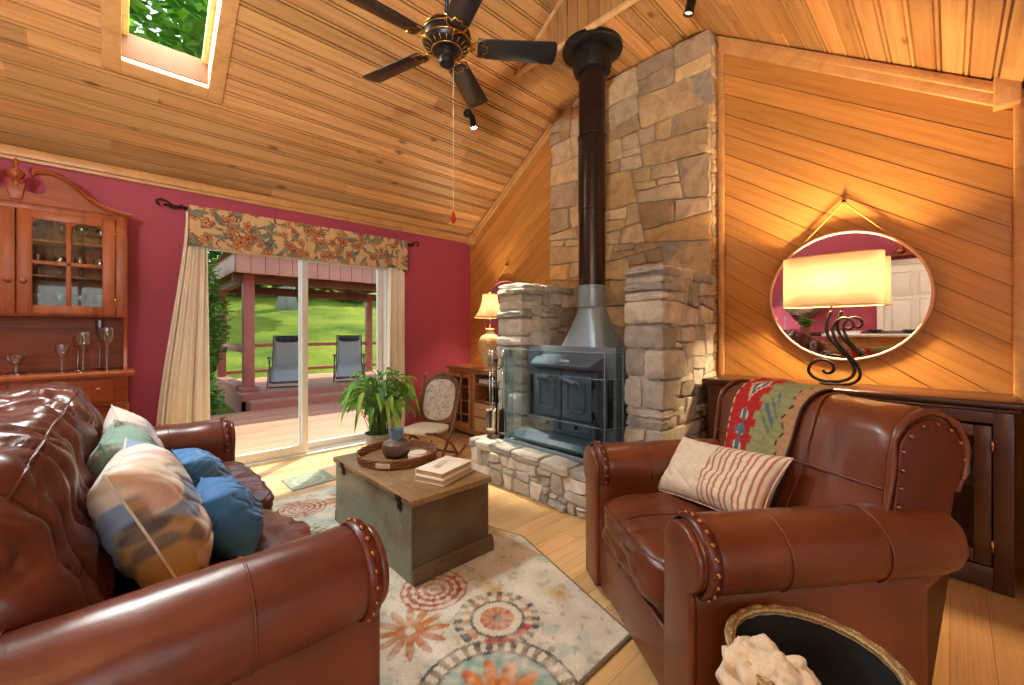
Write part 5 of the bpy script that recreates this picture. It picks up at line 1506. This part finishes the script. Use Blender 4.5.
curtain('cream curtain hanging straight on the chimney side of the patio door', (2.36, 2.57), (2.33, 2.56), .015, 2.36, 3, 4)
rs = random.Random(17); MOT = []
for i in range(300):
    MOT.append((rs.uniform(0, 2.5), rs.uniform(-.02, .38), rs.uniform(.028, .055), rs.uniform(0, 2*PI), rs.choice('fflllc'), rs.choice(['b06a3a', 'a3533a', 'c08a4a', '9c6a52']), rs.choice(['75857c', '83938a', '8f8d66', '6a7a7c', '9d976c'])))
def floral(s, z):
    c = mixc(lin('d9bd92'), lin('cba878'), .5+.5*nz(s*20, z*20))
    for (mx_, mz_, r, a0, ty, f1, f2) in MOT:
        dx, dz = s-mx_, z-mz_
        if abs(dx) > r*1.5 or abs(dz) > r*1.5: continue
        d = math.hypot(dx, dz); a = math.atan2(dz, dx)-a0
        if ty == 'f':
            pet = r*(.6+.4*abs(cos(a*2.5)))
            if d < r*.2: c = lin('6b3f2a')
            elif d < pet*.86: c = mixc(lin(f1), lin('e0b083'), max(0, .5*cos(a*5)))
            elif d < pet: c = lin('7a5a44')
        elif ty == 'l':
            p, q = d*cos(a), d*sin(a); w = r*.42*(1-(p/(r*1.25))**2)
            if abs(p) < r*1.25 and abs(q) < w: c = lin('6a5a4a') if abs(q) < r*.05 or abs(q) > w*.82 else lin(f2)
        else:
            if abs(d-r*.8) < .005 and cos(a) > -.3: c = lin('5f4a38')
    return c
va = thing('window_valance', 'floral tapestry valance across the top of the patio door', 'valance', (1.5, 4.55, 2.09))
vx0, vx1, vy, vz0, vz1 = .465, 2.545, 4.49, 2.05, 2.40
def vfn(u, v):
    L = (4.68-vy); tot = 2*L+(vx1-vx0); s = u*tot
    if s < L: x, y = vx0, 4.68-s
    elif s < L+vx1-vx0: x, y = vx0+(s-L), vy
    else: x, y = vx1, vy+(s-L-(vx1-vx0))
    z = vz1+(vz0+.010*sin(s*7)-vz1)*v
    return (x, y+.006*sin(s*11)*v, z)
tot = 2*(4.68-vy)+vx1-vx0
o = MB().grid(vfn, 420, 60, colfn=lambda u, v: floral(u*tot, (1-v)*.33)).build('fabric', M['cloth'], va, w=True, smooth=True); o.modifiers.new('s', 'SOLIDIFY').thickness = .003
rd_ = thing('curtain_rod', 'black wrought iron curtain rod with curled ends above the valance', 'curtain rod', (1.5, 4.62, 2.42))
MB().tube([(.30, 4.62, 2.40), (2.72, 4.62, 2.40)], .009, 8).build('rod', M['iron'], rd_, w=True, smooth=True)
for sg, xe in ((-1, .47), (1, 2.55)):
    f_ = MB()
    f_.tube([(xe+sg*x, 4.61, 2.40+z) for x, z in ((-.05, .0), (.03, .0), (.07, -.015), (.11, .0), (.15, .028), (.19, .04), (.215, .025), (.215, -.0), (.195, -.012))], .0085, 8)
    f_.tube([(xe+sg*x, 4.605, 2.40+z) for x, z in ((.04, .02), (.07, -.005), (.10, -.028), (.13, -.02))], .006, 8)
    f_.tube([(xe+sg*.02, 4.62, 2.40), (xe+sg*.02, 4.695, 2.40)], .007, 8)
    f_.build('scroll_finial', M['iron'], rd_, w=True, smooth=True)

# ------------------------------------------------------------------ ceiling fan
FXc, FYc, FZ = 1.455, 2.10, 3.03
fan = thing('ceiling_fan', 'black and gold five-blade ceiling fan hanging from the ridge', 'ceiling fan', (FXc, FYc, FZ))
zt = zr(FYc)-FZ
MB().tube([(0, 0, .1), (0, 0, zt+.01)], .013, 12).build('downrod', M['black'], fan, smooth=True)
MB().lathe([(0, zt-.09), (.03, zt-.09), (.065, zt-.04), (.075, zt+.02), (0, zt+.03)], 28).build('ceiling_canopy', M['black'], fan, smooth='auto')
MB().lathe([(0, -.02), (.09, -.02), (.125, -.005), (.14, .02), (.14, .075), (.125, .11), (.08, .135), (.03, .15), (0, .15)], 44).build('motor_housing', M['black'], fan, smooth='auto')
gd = MB()
for r_, z_ in ((.142, .025), (.143, .072), (.126, .11), (.10, .128), (.09, -.02)): gd.tube([(r_*cos(2*PI*k/44), r_*sin(2*PI*k/44), z_) for k in range(44)], .005, 6, closed=True)
for k in range(20):
    a = 2*PI*k/20; gd.tube([(.10*cos(a), .10*sin(a), -.017), (.13*cos(a), .13*sin(a), .0)], .003, 5)
gd.build('gold_bands', M['brass'], fan, smooth=True)
MB().lathe([(0, -.12), (.02, -.118), (.045, -.10), (.05, -.08), (.042, -.06), (.055, -.045), (.055, -.02), (0, -.02)], 28).build('switch_cap', M['black'], fan, smooth='auto')
bw = plain('fan_blade', '1d1c1e', .3, var=.15, sc=20)
for k in range(5):
    a = rad(34+72*k); Mr = RZ(a) @ RX(rad(-14))
    ir = MB()
    ol = [(.10, .0), (.15, .02), (.19, .055), (.235, .06), (.215, .03), (.25, .018), (.235, .0)]
    full = ol+[(x, -y) for x, y in ol[::-1][1:]]
    ir.tube([(x, y, .004) for x, y in full], .005, 6, closed=True, M=Mr); ir.tube([(.09, 0, .0), (.17, 0, .004)], .009, 8, M=Mr)
    bi = ir.build('blade_iron', M['brass'], fan, smooth=True)
    hw_ = lambda x: .066+.014*((x-.19)/.47)
    pts = [(.185+.47*q/10, hw_(.185+.47*q/10)) for q in range(11)]
    tip = [(.655+.02*cos(rad(t)), .0+(hw_(.655)-.004)*sin(rad(t))) for t in (65, 40, 15, -15, -40, -65)]
    poly = [(.185, -.05), (.175, 0), (.185, .05)][::-1]
    poly = [(x, y) for x, y in pts]+tip+[(x, -y) for x, y in pts[::-1]]
    MB().prism(poly[::-1], .006, .013, Mr).build('blade', bw, fan, bevel=.002)
MB().tube([(.045, .0, -.09), (.048, 0, -.14), (.048, 0, -.98)], .0018, 5).build('pull_chain', plain('pull_cord', 'd8ccb8', .6), fan)
MB().lathe([(0, -1.06), (.010, -1.05), (.016, -1.03), (.010, -1.0), (.004, -.98), (0, -.98)], 10, T3(.048, 0, 0)).build('pull_fob', plain('red_glass_bead', 'a81c22', .15), fan, smooth=True)

# ------------------------------------------------------------------ spotlights on the ceiling
M['lens'] = emit('spot_lens', 'fff0d8', 60)
M['lens_dim'] = emit('spot_lens_dim', 'd8d0c4', .6)
def spotlight(label, at, nrm, head, aim, energy, size, lens='lens'):
    t = thing('spotlight', label, 'spotlight', at, 0); at = Vector(at); head = Vector(head); d = (Vector(aim)-head).normalized()
    q = Vector(nrm).to_track_quat('Z', 'Y').to_matrix().to_4x4()
    MB().lathe([(0, 0), (.045, 0), (.045, .012), (.02, .022), (.012, .03), (0, .03)], 24, q).tube([(0, 0, 0), head-at-d*.03], .008, 8).build('mount', M['black'], t, smooth='auto')
    Mh = T3(*(head-at)) @ d.to_track_quat('Z', 'Y').to_matrix().to_4x4()
    MB().lathe([(0, -.085), (.022, -.08), (.03, -.065), (.033, .05), (.036, .055), (.036, .06), (.030, .06), (.028, .035), (0, .03)], 24, Mh).build('can', M['black'], t, smooth='auto')
    MB().lathe([(0, .048), (.029, .046), (.028, .036), (0, .034)], 20, Mh).build('lens', M[lens], t, smooth='auto')
    li = bpy.data.lights.new('spot_beam', 'SPOT'); li.energy = energy; li.spot_size = rad(size); li.spot_blend = .8; li.shadow_soft_size = .03; li.color = (1, .86, .66)
    lo = bpy.data.objects.new('spot_beam', li); COLL.objects.link(lo); lo.location = head+d*.09; lo.rotation_euler = d.to_track_quat('-Z', 'Y').to_euler()
    lo.parent = None
    return t
nL = Vector((0, -SL, -1)).normalized(); nR = Vector((0, SL, -1)).normalized()
spotlight('small black spotlight with glowing lens on the pine slope below the fan', (2.60, 3.39, zl(3.39)-.002), nL, (2.62, 3.32, zl(3.39)-.12), (2.76, 2.93, 1.5), 560, 30)
spotlight('small black spotlight on the ceiling above the right side of the chimney', (2.90, 1.24, zr(1.24)-.002), nR, (2.89, 1.24, zr(1.24)-.14), (2.70, 1.75, 1.3), 25, 60, 'lens_dim')
DINING_FILL_W, UPLIGHT_FILL_W, WIN_FILL_W, SKYL_FILL_W, SKY_S, SUN_E, LAMP_W, EXPO = 25, 390, 18, 180, .42, 5.6, 115, .6  # dining, uplight, window and skylight values drive added fill lamps
# ------------------------------------------------------------------ outdoors: deck, pergola, loungers, lawn, trees
DZ0 = -.12
def deckboards(x0, x1, y0, y1, z, name, along='x', pitch=.14, th=.03):
    mb = MB(); a = y0 if along == 'x' else x0; e = y1 if along == 'x' else x1
    while a < e-.01:
        b2 = min(a+pitch, e); c = boardcol(.85, 1.12, .03); o = R.uniform(0, 9)
        if along == 'x': bx = (x0, x1, a+.003, b2-.003)
        else: bx = (a+.003, b2-.003, y0, y1)
        v = [(bx[0],bx[2]),(bx[1],bx[2]),(bx[1],bx[3]),(bx[0],bx[3])]
        vs = [(p[0], p[1], z) for p in v]+[(p[0], p[1], z-th) for p in v]
        uv = [(p[0]+o, p[1]) if along == 'x' else (p[1]+o, p[0]) for p in v]
        q = [(0,0),(1,0),(1,.03),(0,.03)]
        mb.add(vs, [(0,1,2,3),(4,5,1,0),(5,6,2,1),(6,7,3,2),(7,4,0,3)], None, [uv, q, q, q, q], c)
        a = b2
    mb.box(x0+.03, x1-.03, y0+.03, y1-.03, z-th-.12, z-th+.005, None, (.3, .25, .25))
    return struct(name, mb, M['deck'])
deckboards(.9, 7.5, YR+.15, 8.72, DZ0, 'deck_floor', 'x')
deckboards(1.80, 7.5, 8.70, 9.18, .015, 'deck_step_floor', 'x', .16)
deckboards(1.72, 7.5, 9.15, 12.3, .135, 'deck_platform_floor', 'x', .16)
rz_ = MB(); rz_.box(1.8, 7.5, 8.685, 8.70, -.2, .0); rz_.box(1.72, 7.5, 9.14, 9.15, 0, .12); rz_.box(1.705, 1.72, 9.15, 12.3, -.3, .135); rz_.box(1.785, 1.80, 8.685, 9.16, -.3, .0)
struct('trim_8', rz_, M['deckpaint'])

pg = thing('pergola', 'red-brown painted deck pergola with low roof, square posts and railing outside', 'pergola', (4.4, 10.7, .135))
PP = [(1.92, 9.62), (1.86, 12.1), (5.55, 12.1), (7.2, 9.62)]
for i, (x, y) in enumerate(PP):
    p = MB(); w_ = .085 if i != 0 else .095; p.box(x-w_, x+w_, y-w_, y+w_, .135, 2.45)
    if i == 0: p.box(x-.16, x+.16, y-.16, y+.16, .135, .22)
    p.build('post', M['deckpaint'], pg, w=True, bevel=.008)
fa = MB(); x = 1.62
while x < 7.6:
    fa.box(x+.004, x+.236, 9.10, 9.125, 2.42, 2.80); x += .24
fo = fa.build('fascia', M['deckroof'], pg, w=True, bevel=.004)
y = 9.13; fb_ = MB()
while y < 12.5:
    fb_.box(1.60, 1.625, y+.004, y+.236, 2.42+.02, 2.80); y += .24
fb_.build('fascia', M['deckroof'], pg, w=True, bevel=.004)
rf = MB().add([(1.5, 9.0, 2.80), (7.7, 9.0, 2.80), (7.7, 12.6, 2.80), (1.5, 12.6, 2.80), (2.9, 10.8, 3.35), (6.6, 10.8, 3.35)], [(0,1,5,4),(1,2,5),(2,3,4,5),(3,0,4),(3,2,1,0)])
rf.build('roof', plain('cedar_shingle', '8f6257', .8, var=.2, sc=30), pg, w=True)
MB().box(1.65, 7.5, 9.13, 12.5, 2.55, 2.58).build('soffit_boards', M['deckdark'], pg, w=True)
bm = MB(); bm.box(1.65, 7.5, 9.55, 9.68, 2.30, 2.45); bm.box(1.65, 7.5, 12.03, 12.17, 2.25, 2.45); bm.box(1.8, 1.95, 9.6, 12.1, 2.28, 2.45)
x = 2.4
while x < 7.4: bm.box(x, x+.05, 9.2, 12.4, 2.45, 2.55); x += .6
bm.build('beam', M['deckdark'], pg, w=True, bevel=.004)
rl = MB(); rl.box(1.9, 7.2, 12.06, 12.14, .93, 1.02); rl.box(1.83, 1.93, 9.7, 12.1, .90, 1.02); rl.box(1.9, 7.2, 12.08, 12.12, .28, .36)
rl.build('railing', M['deckpaint'], pg, w=True, bevel=.005)
rl = MB(); rl.box(1.74, 1.98, 9.75, 12.2, .135, .24); rl.build('kerb', M['deckpaint'], pg, w=True, bevel=.005)

# zero-gravity loungers
M['sling'] = plain('grey_mesh_sling', 'a69e8e', .7, var=.08, sc=200, bump=.3, bsc=400)
M['slingdk'] = plain('black_pad', '26272a', .8, var=.1)
M['tubing'] = plain('grey_tube', '4a4b4e', .4, .6)
def lounger(label, loc, rz):
    t = thing('zero_gravity_lounger', label, 'lounge chair', loc, rz, 'loungers on the deck')
    prof = [(-.50, 1.08), (-.40, .86), (-.28, .62), (-.16, .44), (-.05, .36), (.10, .38), (.25, .42), (.36, .36), (.46, .24), (.55, .13)]
    def fn(u, v):
        k = u*(len(prof)-1); i = min(int(k), len(prof)-2); f = k-i
        x, z = [prof[i][q]*(1-f)+prof[i+1][q]*f for q in (0, 1)]
        return (x, -.27+.54*v, z-.02*sin(PI*v)+.004*sin(u*60))
    s = MB().grid(fn, 40, 10).build('sling', M['sling'], t, smooth=True); s.modifiers.new('s', 'SOLIDIFY').thickness = .006
    MB().puff((-.44, 0, 1.01), (.05, .25, .075), 3, 10, None, T3(0, 0, 0)).build('pillow', M['slingdk'], t, smooth=True)
    for sg in (-1, 1):
        y = sg*.29
        MB().tube([(x, y, z) for x, z in prof], .014, 8).build('side_rail', M['tubing'], t, smooth=True)
        MB().tube([(-.38, sg*.34, .012), (-.2, sg*.34, .25), (.0, sg*.34, .55), (.04, sg*.34, .60)], .013, 8).tube([(.42, sg*.34, .012), (.2, sg*.34, .26), (-.1, sg*.34, .50), (-.3, sg*.29, .62)], .013, 8).build('leg', M['tubing'], t, smooth=True)
        MB().puff((.0, sg*.34, .615), (.21, .03, .018), 4, 8).build('armrest', M['slingdk'], t, smooth=True)
    for q in ([(.42, -.31, .014), (.42, .31, .014)], [(-.38, -.31, .014), (-.38, .31, .014)], [(-.50, -.29, 1.08), (-.50, .29, 1.08)], [(.55, -.29, .13), (.55, .29, .13)]): MB().tube(q, .013, 8).build('cross_bar', M['tubing'], t, smooth=True)
    return t
lounger('grey mesh folding lounger near the front post of the pergola', (2.75, 10.1, .136), rad(-108))
lounger('grey mesh folding lounger farther from the front post, toward the back rail of the pergola', (4.16, 10.15, .136), rad(-112))

def grassmat():
    t = NT('lawn_grass'); v = t.coord('Object'); a = t.noise(v, .45, 5, .6); b2 = t.noise(v, 7, 5, .7)
    c = t.mix(t.ramp(a, [(.3, lin('56681a')), (.5, lin('7b8a24')), (.7, lin('a39f3a'))]), t.ramp(b2, [(.3, (.6, .62, .5)), (.7, (1.15, 1.12, 1.0))]), 1, 'MULTIPLY')
    t.base(c); t.set(Roughness=.95); t.b.inputs['Specular IOR Level'].default_value = .1
    t.bump(t.noise(v, 40, 5, .8), 1, .06); return t.m
def hz(x, y): 
    k = max(0, y-12.6); return -.35+.255*k-.0020*k*k+.25*nz(x*.12, y*.12)+.03*nz(x*1.3, y*1.3)+(.02*(x-4) if y > 12.6 else 0)
gl = MB().grid(lambda u, v: (-14+44*u, YR+.15+46*v, hz(-14+44*u, YR+.15+46*v)), 120, 130)
struct('lawn', gl, grassmat(), smooth=True)
def foliage_mb(rs, c, r, n, size, cols, flat=.35, shell=.55):
    mb = MB(); c = Vector(c)
    vs, fs, cs = [], [], []
    for k in range(n):
        while True:
            q = Vector((rs.uniform(-1, 1), rs.uniform(-1, 1), rs.uniform(-1, 1)))
            if shell < q.length < 1: break
        bump_ = .75+.35*nz(q.x*2.2+c.x, q.y*2.2+c.y, q.z*2.2)
        p = c+Vector((q.x*r[0], q.y*r[1], q.z*r[2]))*bump_
        a, e = Vector((rs.uniform(-1, 1), rs.uniform(-1, 1), rs.uniform(-flat, flat))).normalized(), Vector((0, 0, 0))
        e = a.cross(Vector((rs.uniform(-.5, .5), rs.uniform(-.5, .5), 1))).normalized(); s = size*rs.uniform(.6, 1.3)
        o = len(vs); up = Vector((0, 0, s*.15)); vs += [p-a*s, p+e*s*.45+up, p+a*s, p-e*s*.45+up]; fs.append((o, o+1, o+2, o+3)); cs.append(mulc(lin(rs.choice(cols)), rs.uniform(.75, 1.25)))
    return mb.add(vs, fs, None, None, cs)
GR = ['4d8a24', '6aa52e', '3c7420', '83b83c', '5a9430']; DG = ['3a6a22', '2f5a1e', '4c7d2a', '5f8f30']
bark = wood('tree_bark', 'b0a898', '7d7466', (8, 8, 1), 'Object', .95)
def tree(label, x, y, th, tr, cr, n, size, cols, seed, name='tree', cat='tree', grp=None, zc=None):
    rs_ = random.Random(seed); z = hz(x, y)-.1
    t = thing(name, label, cat, (x, y, z), 0, grp)
    MB().tube([(0, 0, 0), (tr*.1, 0, th*.15), (.1*nz(seed, 1), .05, th*.55), (.2*nz(seed, 2), 0, th)], [tr*1.5, tr, tr*.8, tr*.55], 12).build('trunk', bark, t, smooth=True)
    foliage_mb(rs_, (0, 0, zc or th), cr, n, size, cols).build('foliage', M['leaf'], t)
tree('tree with pale thick trunk at the top of the lawn, seen through the patio door', 6.8, 25.0, 6.5, .40, (4.2, 3.5, 2.6), 3500, .30, GR, 1, zc=7.2)
tree('leafy young tree hugging the outer left post of the pergola', 1.15, 9.9, 2.2, .05, (.62, .7, 1.75), 3400, .075, GR, 2, zc=1.75)
rsx = random.Random(4)
for i in range(14):
    x = 1.5+3.6*(i//2)+1.8*(i % 2); y = 29.5+4.0*(i % 2)+rsx.uniform(-.2, .2)
    t = thing('shrub', 'dense green shrub in the thicket at the top of the lawn beyond the pergola', 'shrub', (x, y, hz(x, y)-.2), 0, 'thicket at the top of the lawn')
    foliage_mb(rsx, (0, 0, 1.9), (2.0, 1.8, 2.6), 1500, .26, DG, shell=.4).build('foliage', M['leaf'], t)
    MB().tube([(0, 0, 0), (.1, 0, 2.0)], [.1, .05], 8).build('trunk', bark, t, smooth=True)
for i, (x, y) in enumerate(((-3, 32), (6, 36), (15, 35), (25, 34))):
    tree('tall woodland tree behind the thicket at the top of the lawn', x, y, 8, .3, (3.7, 3.6, 6), 2400, .5, DG, 30+i, grp='woodland behind the thicket', zc=8)
for i, (x, y, zc_) in enumerate(((-.6, 13.0, 9.4),)):
    tree('tall broadleaf tree with its crown seen through the skylight', x, y, 9, .25, (5.0, 3.4, 4.4), 5200, .22, ['6fae2f', '8cc83f', '5a9a2a', 'a4d455'], 50+i, zc=zc_)
bu = thing('shrub', 'low green bush at ground level beside the pergola step', 'shrub', (1.1, 9.0, -.35))
foliage_mb(rsx, (0, 0, .45), (.45, .5, .5), 900, .06, GR, shell=.3).build('foliage', M['leaf'], bu); MB().tube([(0, 0, 0), (0, 0, .4)], .02, 6).build('trunk', bark, bu)

# ------------------------------------------------------------------ the kitchen side behind the camera (seen in the round mirror)
kc = thing('kitchen_peninsula', 'white-topped wooden kitchen peninsula reflected in the round mirror', 'kitchen counter', (-1.45, .75, 0))
MB().box(-1.75, -1.15, .12, 1.4, 0, .89).build('cabinet', M['oak_panel'] if False else wood('peninsula_wood', 'b9824c', '94602f', (2, 14, 14)), kc, w=True, bevel=.005)
MB().box(-1.80, -1.10, .08, 1.45, .89, .93).build('worktop', plain('white_worktop', 'ece9e2', .25), kc, w=True, bevel=.006)
ck = thing('cooktop', 'black gas cooktop on the white peninsula worktop', 'cooktop', (-1.45, .62, .93))
MB().box(-.24, .24, -.36, .36, .001, .012).build('plate', M['black'], ck, bevel=.003)
for x in (-.12, .12):
    for y in (-.2, .2):
        g = MB()
        for a in (0, 45, 90, 135): g.bar((x-.09*cos(rad(a)), y-.09*sin(rad(a)), .03), (x+.09*cos(rad(a)), y+.09*sin(rad(a)), .03), .008, .012)
        g.lathe([(0, .012), (.04, .012), (.035, .024), (0, .026)], 16, T3(x, y, 0)); g.build('burner', M['iron'], ck)
wr = thing('hanging_wreath', 'brown woven twig wreath on the red rear wall reflected in the mirror', 'wreath', (XB+.06, 2.06, 1.52))
w_ = MB(); rs = random.Random(2)
for k in range(26):
    p0 = rs.uniform(0, 6.28); r_ = rs.uniform(.27, .37)
    w_.tube([(rs.uniform(.0, .01)+.03*sin(q*1.3+p0), (r_+.03*sin(q*.9+p0*2))*cos(2*PI*q/28), (r_+.03*sin(q*.9+p0*2))*sin(2*PI*q/28)) for q in range(28)], .012, 5, closed=True)
w_.build('twigs', plain('twig_brown', '6d5240', .9, var=.3, sc=40), wr)
sd = thing('side_table', 'dark wooden side table under the wreath in the mirror reflection', 'table', (-2.55, 2.1, 0))
MB().box(-.25, .25, -.6, .6, .80, .84).build('table_top', M['darkwood'], sd, bevel=.005)
for x in (-.2, .2):
    for y in (-.54, .54): MB().lathe([(.02, 0), (.028, .4), (.03, .8)], 12, T3(x, y, 0)).build('leg', M['darkwood'], sd, smooth='auto')
fp_ = thing('small_potted_plant', 'small leafy plant in a brown pot on the dark side table', 'plant', (-2.5, 1.95, .84))
MB().lathe([(0, 0), (.06, 0), (.08, .12), (.075, .12), (0, .1)], 20).build('pot', plain('terracotta', '9a6038', .7), fp_, smooth='auto')
foliage_mb(rs, (0, 0, .22), (.16, .16, .12), 260, .045, GR, shell=.1).build('foliage', M['leaf'], fp_)
for i, y in enumerate((2.28, 2.42)):
    t = thing('taper_candle', 'white taper candle on the side table, %s the small plant' % ('nearer' if i == 0 else 'farther from'), 'candle', (-2.5, y, .84))
    MB().lathe([(0, 0), (.03, 0), (.03, .01), (.012, .02), (.012, .04), (0, .04)], 16).build('holder', M['brass'], t, smooth='auto'); MB().lathe([(0, .04), (.010, .04), (.008, .32), (0, .325)], 12).build('candle', M['whitepl'], t, smooth='auto')
wsf = thing('wall_shelf', 'narrow wooden shelf above the white door in the mirror reflection', 'shelf', (XB+.1, .45, 2.2))
MB().box(-.09, .09, -.5, .5, -.015, .015).build('board', CHh, wsf, bevel=.003)
for y in (-.35, .35): MB().prism([(-.09, -.015), (.05, -.015), (-.09, -.14)], y-.01, y+.01, Matrix(((1,0,0,0),(0,0,1,0),(0,1,0,0),(0,0,0,1)))).build('bracket', CHh, wsf)
for i, (y, s_) in enumerate(((.35, 1.0), (.6, .8))):
    t = thing('brass_pot', '%s brass pot on the shelf above the white door' % ('larger' if i == 0 else 'smaller'), 'pot', (XB+.1, y, 2.215))
    MB().lathe([(0, 0), (.05*s_, 0), (.08*s_, .05*s_), (.06*s_, .11*s_), (.04*s_, .13*s_), (.055*s_, .16*s_), (0, .15*s_)], 24).build('bowl', M['brass'], t, smooth='auto')
# unseen ceiling lamp added on the dining side as fill light
M['opal'] = emit('opal_glass', 'fff2dc', 6)
def area(name, loc, rot, sx, sy, e, col):
    li = bpy.data.lights.new(name, 'AREA'); li.shape = 'RECTANGLE'; li.size = sx; li.size_y = sy; li.energy = e; li.color = col
    o = bpy.data.objects.new(name, li); COLL.objects.link(o); o.location = loc; o.rotation_euler = rot; return o
for i, (x, y) in enumerate(((-1.6, -1.3),)):
    t = thing('flush_ceiling_light', 'round opal flush ceiling light over the dining side', 'ceiling light', (x, y, zr(YE)-.002))
    MB().lathe([(0, 0), (.20, 0), (.20, -.025), (.185, -.03), (0, -.03)], 36).build('rim', M['brass'], t, smooth='auto')
    MB().lathe([(.183, -.03), (.165, -.07), (.10, -.10), (0, -.112)], 36, cap=False).build('diffuser', M['opal'], t, smooth=True)
    DLOC = (x, y, zr(YE)-.30)

# ------------------------------------------------------------------ daylight and added fill lamps
for i, (a, b2) in enumerate(ADDED_WINS):
    area('window_daylight', ((a+b2)/2, YF-.14, 1.52), (rad(90), 0, 0), b2-a, 1.4, WIN_FILL_W, (.93, .97, 1.0))  # fill lamps standing at the added windows
for x0_, x1_ in ((HX0, HX1), (KX_0, KX_1)):
    c_ = slp((x0_+x1_)/2, (HV0+HV1)/2, .42); o_ = area('skylight_daylight', c_, (0, 0, 0), x1_-x0_-.05, HV1-HV0-.05, SKYL_FILL_W, (.95, .98, 1.0))  # area lamps boost both skylights; the second skylight is itself added
    o_.rotation_euler = Vector((0, -SL, -1)).to_track_quat('-Z', 'X').to_euler()
w = bpy.data.worlds.new('World'); SC.world = w; w.use_nodes = True; nt = w.node_tree
sk_ = nt.nodes.new('ShaderNodeTexSky'); sk_.sky_type = 'NISHITA'; sk_.sun_disc = False; sk_.sun_elevation = rad(58); sk_.sun_rotation = rad(0); sk_.air_density = 1; sk_.dust_density = 2
bg = nt.nodes['Background']; bg.inputs['Strength'].default_value = SKY_S; nt.links.new(sk_.outputs[0], bg.inputs['Color'])
su = bpy.data.lights.new('sun', 'SUN'); su.energy = SUN_E; su.angle = rad(1.2); su.color = (1, .95, .86)
so = bpy.data.objects.new('sun', su); COLL.objects.link(so); so.location = (3, 20, 20)
d = -Vector((.50, .42, .80)); so.rotation_euler = d.to_track_quat('-Z', 'Y').to_euler()
def point(name, loc, e, r, col):
    li = bpy.data.lights.new(name, 'POINT'); li.energy = e; li.shadow_soft_size = r; li.color = col
    o = bpy.data.objects.new(name, li); COLL.objects.link(o); o.location = loc
point('scroll_lamp_light', (3.42, .54, sz+.68), LAMP_W, .07, (1, .69, .37))
point('dining_lamp', DLOC, DINING_FILL_W, .14, (1, .9, .78))  # added point lamp, fill from behind the camera
tl = thing('torchiere', 'tall brass torchiere floor lamp throwing light up at the pine ceiling behind the sofa', 'floor lamp', (-1.0, -.25, 0))
MB().lathe([(0, 0), (.14, 0), (.145, .015), (.05, .035), (.02, .05), (0, .05)], 28).build('base', M['brass'], tl, smooth='auto')
MB().tube([(0, 0, .04), (0, 0, 1.70)], .012, 12).build('pole', M['brass'], tl, smooth=True)
so_ = MB().lathe([(.02, 1.69), (.08, 1.71), (.15, 1.76), (.18, 1.82)], 36, cap=False).build('bowl', M['brass'], tl, smooth=True); so_.modifiers.new('s', 'SOLIDIFY').thickness = .003
MB().ball((0, 0, 1.755), .03).build('bulb', M['bulb'], tl, smooth=True)
li = bpy.data.lights.new('torchiere_beam', 'SPOT'); li.energy = UPLIGHT_FILL_W; li.spot_size = rad(150); li.spot_blend = .6; li.shadow_soft_size = .1; li.color = (1, .96, .90)
o_ = bpy.data.objects.new('torchiere_beam', li); COLL.objects.link(o_); o_.location = (-1.0, -.25, 1.86); o_.rotation_euler = Vector((.25, .45, 1)).to_track_quat('-Z', 'Y').to_euler()  # unseen uplight, added to bounce fill off the ceiling
dk = thing('dark_cabinet', 'dark wooden cabinet at the edge of the photo past the end of the sideboard', 'cabinet', (3.38, -.56, 0))
MB().box(-.2, .24, -.27, .27, .04, .86).build('body', M['darkwood'], dk, bevel=.005); MB().box(-.23, .25, -.285, .285, .86, .90).build('top', M['darkwood'], dk, bevel=.008)
MB().box(-.215, -.2, -.22, .22, .10, .80).build('door', M['darkwood'], dk, bevel=.004)
for x in (-.17, .2):
    for y in (-.23, .23): MB().box(x-.025, x+.025, y-.025, y+.025, 0, .05).build('foot', M['darkwood'], dk)
point('urn_lamp_light', (3.40, 3.97, mz+.76), LAMP_W*.3, .045, (1, .76, .46))

# ------------------------------------------------------------------ camera
cam = bpy.data.cameras.new('camera'); co = bpy.data.objects.new('camera', cam); COLL.objects.link(co); SC.camera = co
co.location = (0, 0, 1.31); co.rotation_euler = (rad(90), 0, rad(46.4-90))
cam.sensor_width = 36; cam.lens = 417/1024*36; cam.shift_y = -10.5/1024; cam.clip_start = .02; cam.clip_end = 200
SC.view_settings.view_transform = 'Standard'; SC.view_settings.look = 'None'; SC.view_settings.gamma = 1; SC.view_settings.use_curve_mapping = False
SC.view_settings.exposure = EXPO
SC.cycles.max_bounces = 10; SC.cycles.diffuse_bounces = 5; SC.cycles.glossy_bounces = 4; SC.cycles.transmission_bounces = 8; SC.cycles.transparent_max_bounces = 12
SC.cycles.sample_clamp_indirect = 6; SC.cycles.caustics_reflective = False; SC.cycles.caustics_refractive = False
SC.cycles.use_denoising = True
